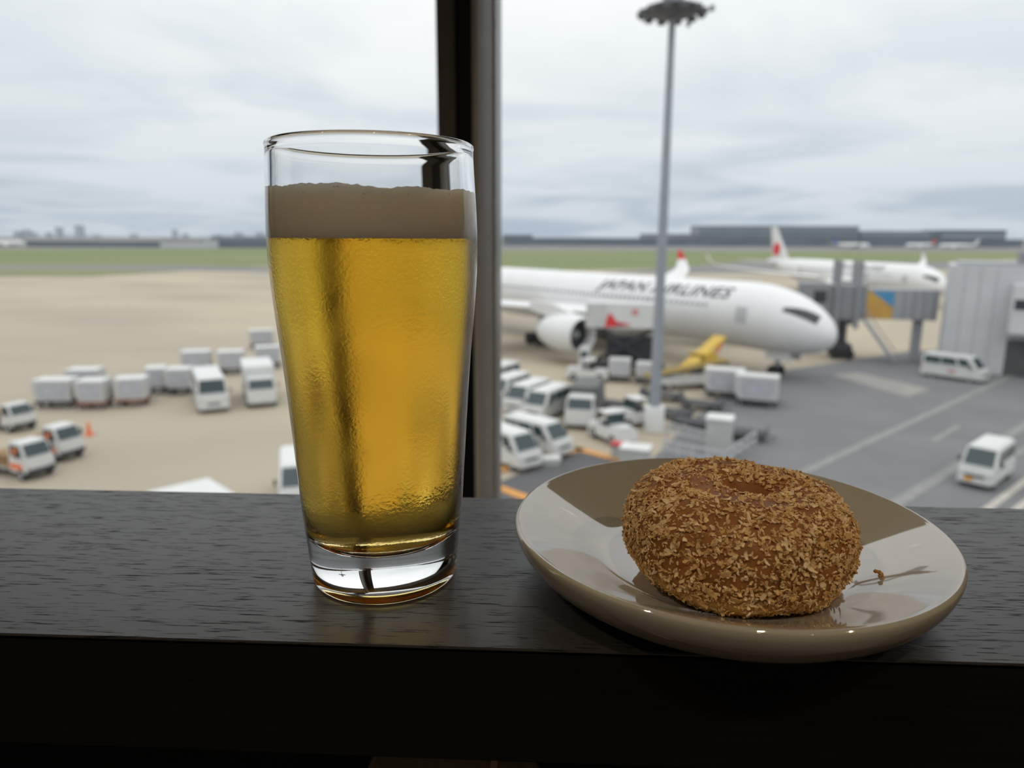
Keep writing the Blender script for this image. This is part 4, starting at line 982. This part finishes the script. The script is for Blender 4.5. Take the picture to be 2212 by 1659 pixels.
MB().bx(LW*0.99-0.05, 20, -1.95, -1.9, 5.72, 5.84).build('cabin_ledge', m_bld, cbn)
dr = MB().bx(LW*1.03, LW*1.03+2.2, -0.03, 0.03, 0.0, 3.3).build('loading_door', mat('shutter_dark', (0.10, 0.10, 0.10), 0.7, var=0.1, scale=1), bd)
for q in range(6): MB().bx(LW*1.03, LW*1.03+2.2, -0.05, -0.02, 0.25+q*0.5, 0.30+q*0.5).build('shutter_slat', m_dark, dr)
MB().bx(LW*1.72, LW*1.72+0.5, -1.8, -1.3, 0.0, 3.95).build('cabin_pillar', m_bld2, bd)
MB().bx(LW*0.40, LW*0.40+0.9, -0.9, -0.15, 0.0, 1.25).build('meter_box', m_bld2, bd, bevel=0.04)

# ================================================================== CATERING TRUCK, LOADERS
cA = at(1348, 770, 63.7)
ct = thing('catering_truck', 'white catering truck with its box raised and a red emblem, beside the big engine', 'truck', (cA.x, cA.y, GZ), math.radians(-8))
MB().bx(-3.1, 3.6, -1.1, 1.1, 0.5, 0.95).build('chassis', m_dark, ct)
q = MB().bx(-4.0, -3.0, -1.15, 1.15, 0.5, 2.3).build('cab', m_white, ct, bevel=0.08)
MB().bx(-4.03, -3.98, -1.0, 1.0, 1.45, 2.1).build('windscreen', m_vgl, q)
for y in (-1.16, 1.16): MB().bx(-3.8, -3.2, y-0.02, y+0.02, 1.45, 2.05).build('side_window', m_vgl, q)
for y in (-0.9, 0.9):
    MB().beam((-2.6, y, 1.0), (2.6, y, 4.2), 0.16, 0.22).build('scissor_arm', m_dark, ct)
    MB().beam((2.6, y, 1.0), (-2.6, y, 4.2), 0.16, 0.22).build('scissor_arm', m_dark, ct)
MB().bx(-1.6, 2.6, -0.35, 0.35, 0.95, 3.4).build('lift_shroud', m_fan, ct, bevel=0.1)
bxo = MB().bx(-3.4, 3.2, -1.2, 1.2, 4.2, 6.4).build('raised_box', m_white, ct, bevel=0.05)
MB().bx(-3.4, -1.6, -1.225, -1.19, 4.25, 6.35).build('box_side_panel', m_wht2, bxo)
def em(pts, m, y=-1.24, nm='red_emblem'):
    n = len(pts); P = [(x, y, z-0.5) for x, z in pts]+[(x, y+0.03, z-0.5) for x, z in pts]
    return MB().add(P, [tuple(range(n)), tuple(range(2*n-1, n-1, -1))]+[(i, n+i, n+(i+1) % n, (i+1) % n) for i in range(n)]).build(nm, m, bxo, smooth=0)
em([(-1.75, 4.75), (-0.85, 4.85), (0.25, 4.95), (-0.65, 5.25), (-1.05, 5.75), (-1.35, 6.1), (-1.62, 5.5)], m_red)
em([(-0.85, 4.85), (0.5, 4.95), (0.45, 5.08), (-0.5, 5.25)], m_red)
rg = MB(); ro = [(0.85+0.30*math.cos(a), 6.15+0.30*math.sin(a)) for a in np.linspace(0, 2*PI, 16, endpoint=False)]
em(ro, mat('emblem_pink', (0.55, 0.22, 0.22), 0.5, var=0.05, scale=2), nm='round_emblem')
wheels(ct, [(-3.2, 1.0), (-3.2, -1.0), (2.2, 1.0), (2.2, -1.0)], 0.48, 0.3)
yA = at(1512, 782, 60.8)
yl = thing('cargo_loader', 'yellow cargo loader standing under the aircraft fuselage', 'loader', (yA.x, yA.y, GZ), math.radians(35))
MB().bx(-1.8, 1.8, -1.0, 1.0, 0.45, 0.95).build('chassis', m_dark, yl)
MB().bx(-0.4, 1.1, -0.95, 0.95, 0.95, 2.4).build('cabin', m_yel, yl, bevel=0.06)
MB().beam((-2.2, 0, 0.9), (2.4, 0, 3.6), 1.3, 0.25).build('conveyor', m_yel, yl)
for y in (-0.7, 0.7): MB().beam((0.5, y, 0.9), (1.7, y, 3.2), 0.15).build('lift_arm', m_org, yl)
MB().bx(-0.42, -0.38, -0.8, 0.8, 1.5, 2.2).build('windscreen', m_vgl, yl)
wheels(yl, [(1.3, 0.9), (1.3, -0.9), (-1.3, 0.9), (-1.3, -0.9)], 0.42, 0.28)
bA = at(1478, 815, 57.5)
bl = thing('belt_loader', 'grey belt loader ramp lying behind the light mast', 'loader', (bA.x, bA.y, GZ), math.radians(12))
MB().bx(-2.4, 2.4, -0.9, 0.9, 0.45, 0.95).build('body', m_wht2, bl, bevel=0.05)
MB().beam((-3.4, 0, 0.9), (3.6, 0, 2.1), 0.9, 0.22).build('belt', m_gry, bl)
for y in (-0.5, 0.5): MB().beam((-3.4, y, 1.1), (3.6, y, 2.3), 0.08, 0.12).build('side_rail', m_yel, bl)
wheels(bl, [(1.6, 0.75), (1.6, -0.75), (-1.6, 0.75), (-1.6, -0.75)], 0.36, 0.24)

# ================================================================== FAR AIRFIELD
hz1 = mat('far_facade_haze_grey', (0.215, 0.235, 0.26), 0.8, var=0.15, scale=0.02, stretch=(1, 1, 6))  # distance haze is mixed into the base colours of the far buildings
hz2 = mat('far_facade_haze_pale', (0.30, 0.32, 0.345), 0.8, var=0.10, scale=0.02, stretch=(1, 1, 6))
hz3 = mat('far_glazing_haze_blue', (0.155, 0.20, 0.235), 0.4, var=0.12, scale=0.03)
hz4 = mat('far_tower_haze_blue', (0.44, 0.48, 0.54), 0.8, var=0.08, scale=0.02)  # paler and bluer still: thicker haze over the city put into the colour
hz5 = mat('far_roof_haze_grey', (0.22, 0.225, 0.24), 0.8, var=0.08, scale=0.02)
def far_block(name, label, cat, x0, x1, top, Y, depth, m, group=None, bands=0, mg=None, roof=True):
    a, b = at(x0, top, Y), at(x1, top, Y); h = a.z-GZ; w = b.x-a.x
    t = thing(name, label, cat, (a.x, Y, GZ), 0, group)
    MB().bx(0, w, 0, depth, 0, h).build('wall', m, t, smooth=0)
    if roof: MB().bx(-w*0.004, w*1.004, -1, depth+1, h, h+h*0.035).build('roof', hz5, t, smooth=0)
    for k in range(bands):
        z = h*(0.22+0.68*k/max(1, bands)); MB().bx(w*0.01, w*0.99, -0.6, 0.2, z, z+h*0.40/max(1, bands)).build('window_band', mg or hz3, t, smooth=0)
    return t
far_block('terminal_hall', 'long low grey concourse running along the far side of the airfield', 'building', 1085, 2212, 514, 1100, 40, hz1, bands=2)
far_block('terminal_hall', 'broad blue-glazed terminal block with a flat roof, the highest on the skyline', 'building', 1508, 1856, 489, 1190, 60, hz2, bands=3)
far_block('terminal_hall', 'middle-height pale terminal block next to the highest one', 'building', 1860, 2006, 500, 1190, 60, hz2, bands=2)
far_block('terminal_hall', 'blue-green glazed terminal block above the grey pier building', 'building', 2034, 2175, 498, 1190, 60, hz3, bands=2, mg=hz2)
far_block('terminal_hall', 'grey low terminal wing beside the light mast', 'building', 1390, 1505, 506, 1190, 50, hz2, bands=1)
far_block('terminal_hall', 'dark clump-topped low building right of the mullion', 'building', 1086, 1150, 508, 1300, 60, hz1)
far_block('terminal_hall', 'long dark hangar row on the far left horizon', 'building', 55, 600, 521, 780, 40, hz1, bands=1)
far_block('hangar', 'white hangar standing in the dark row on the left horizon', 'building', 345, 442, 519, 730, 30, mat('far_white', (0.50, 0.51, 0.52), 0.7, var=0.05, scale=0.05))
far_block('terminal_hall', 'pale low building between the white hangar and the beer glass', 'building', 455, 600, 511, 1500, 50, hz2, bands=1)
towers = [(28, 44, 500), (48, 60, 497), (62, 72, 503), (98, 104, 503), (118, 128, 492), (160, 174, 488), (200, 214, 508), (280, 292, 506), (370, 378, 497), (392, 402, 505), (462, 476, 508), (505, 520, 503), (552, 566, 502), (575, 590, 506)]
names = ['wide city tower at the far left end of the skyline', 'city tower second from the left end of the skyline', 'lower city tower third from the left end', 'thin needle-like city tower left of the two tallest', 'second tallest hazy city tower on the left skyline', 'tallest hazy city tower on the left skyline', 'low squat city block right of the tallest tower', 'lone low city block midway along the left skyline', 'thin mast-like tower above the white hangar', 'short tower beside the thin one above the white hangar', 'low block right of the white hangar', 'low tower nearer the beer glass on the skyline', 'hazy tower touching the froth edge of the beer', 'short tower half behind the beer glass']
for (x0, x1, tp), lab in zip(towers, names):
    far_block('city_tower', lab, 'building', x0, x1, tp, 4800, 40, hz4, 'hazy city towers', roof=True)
airliner('tiny white airliner with a red tail parked before the far terminal', at(1955, 533, 930)[:2], PI+0.3, L=46, R=2.3, zc=4.2, small=True, logo=False, tail=m_red, name='distant_airliner', group='distant airliners')
airliner('tiny white airliner with a blue tail left of the red-tailed one', at(1880, 533, 900)[:2], 0.25, L=52, R=2.5, zc=4.2, small=True, logo=False, tail=mat('tail_blue', (0.08, 0.14, 0.34), 0.5), name='distant_airliner', group='distant airliners')
airliner('tiny all-white airliner right of the red-tailed one', at(2026, 533, 890)[:2], PI-0.2, L=44, R=2.3, zc=4.2, small=True, logo=False, name='distant_airliner', group='distant airliners')
airliner('distant white airliner cut off by the left frame edge', at(58, 536, 720)[:2], 0.35, L=48, R=2.6, zc=4.4, small=True, logo=False, tail=mat('tail_tan', (0.45, 0.33, 0.24), 0.5), name='distant_airliner', group='distant airliners')
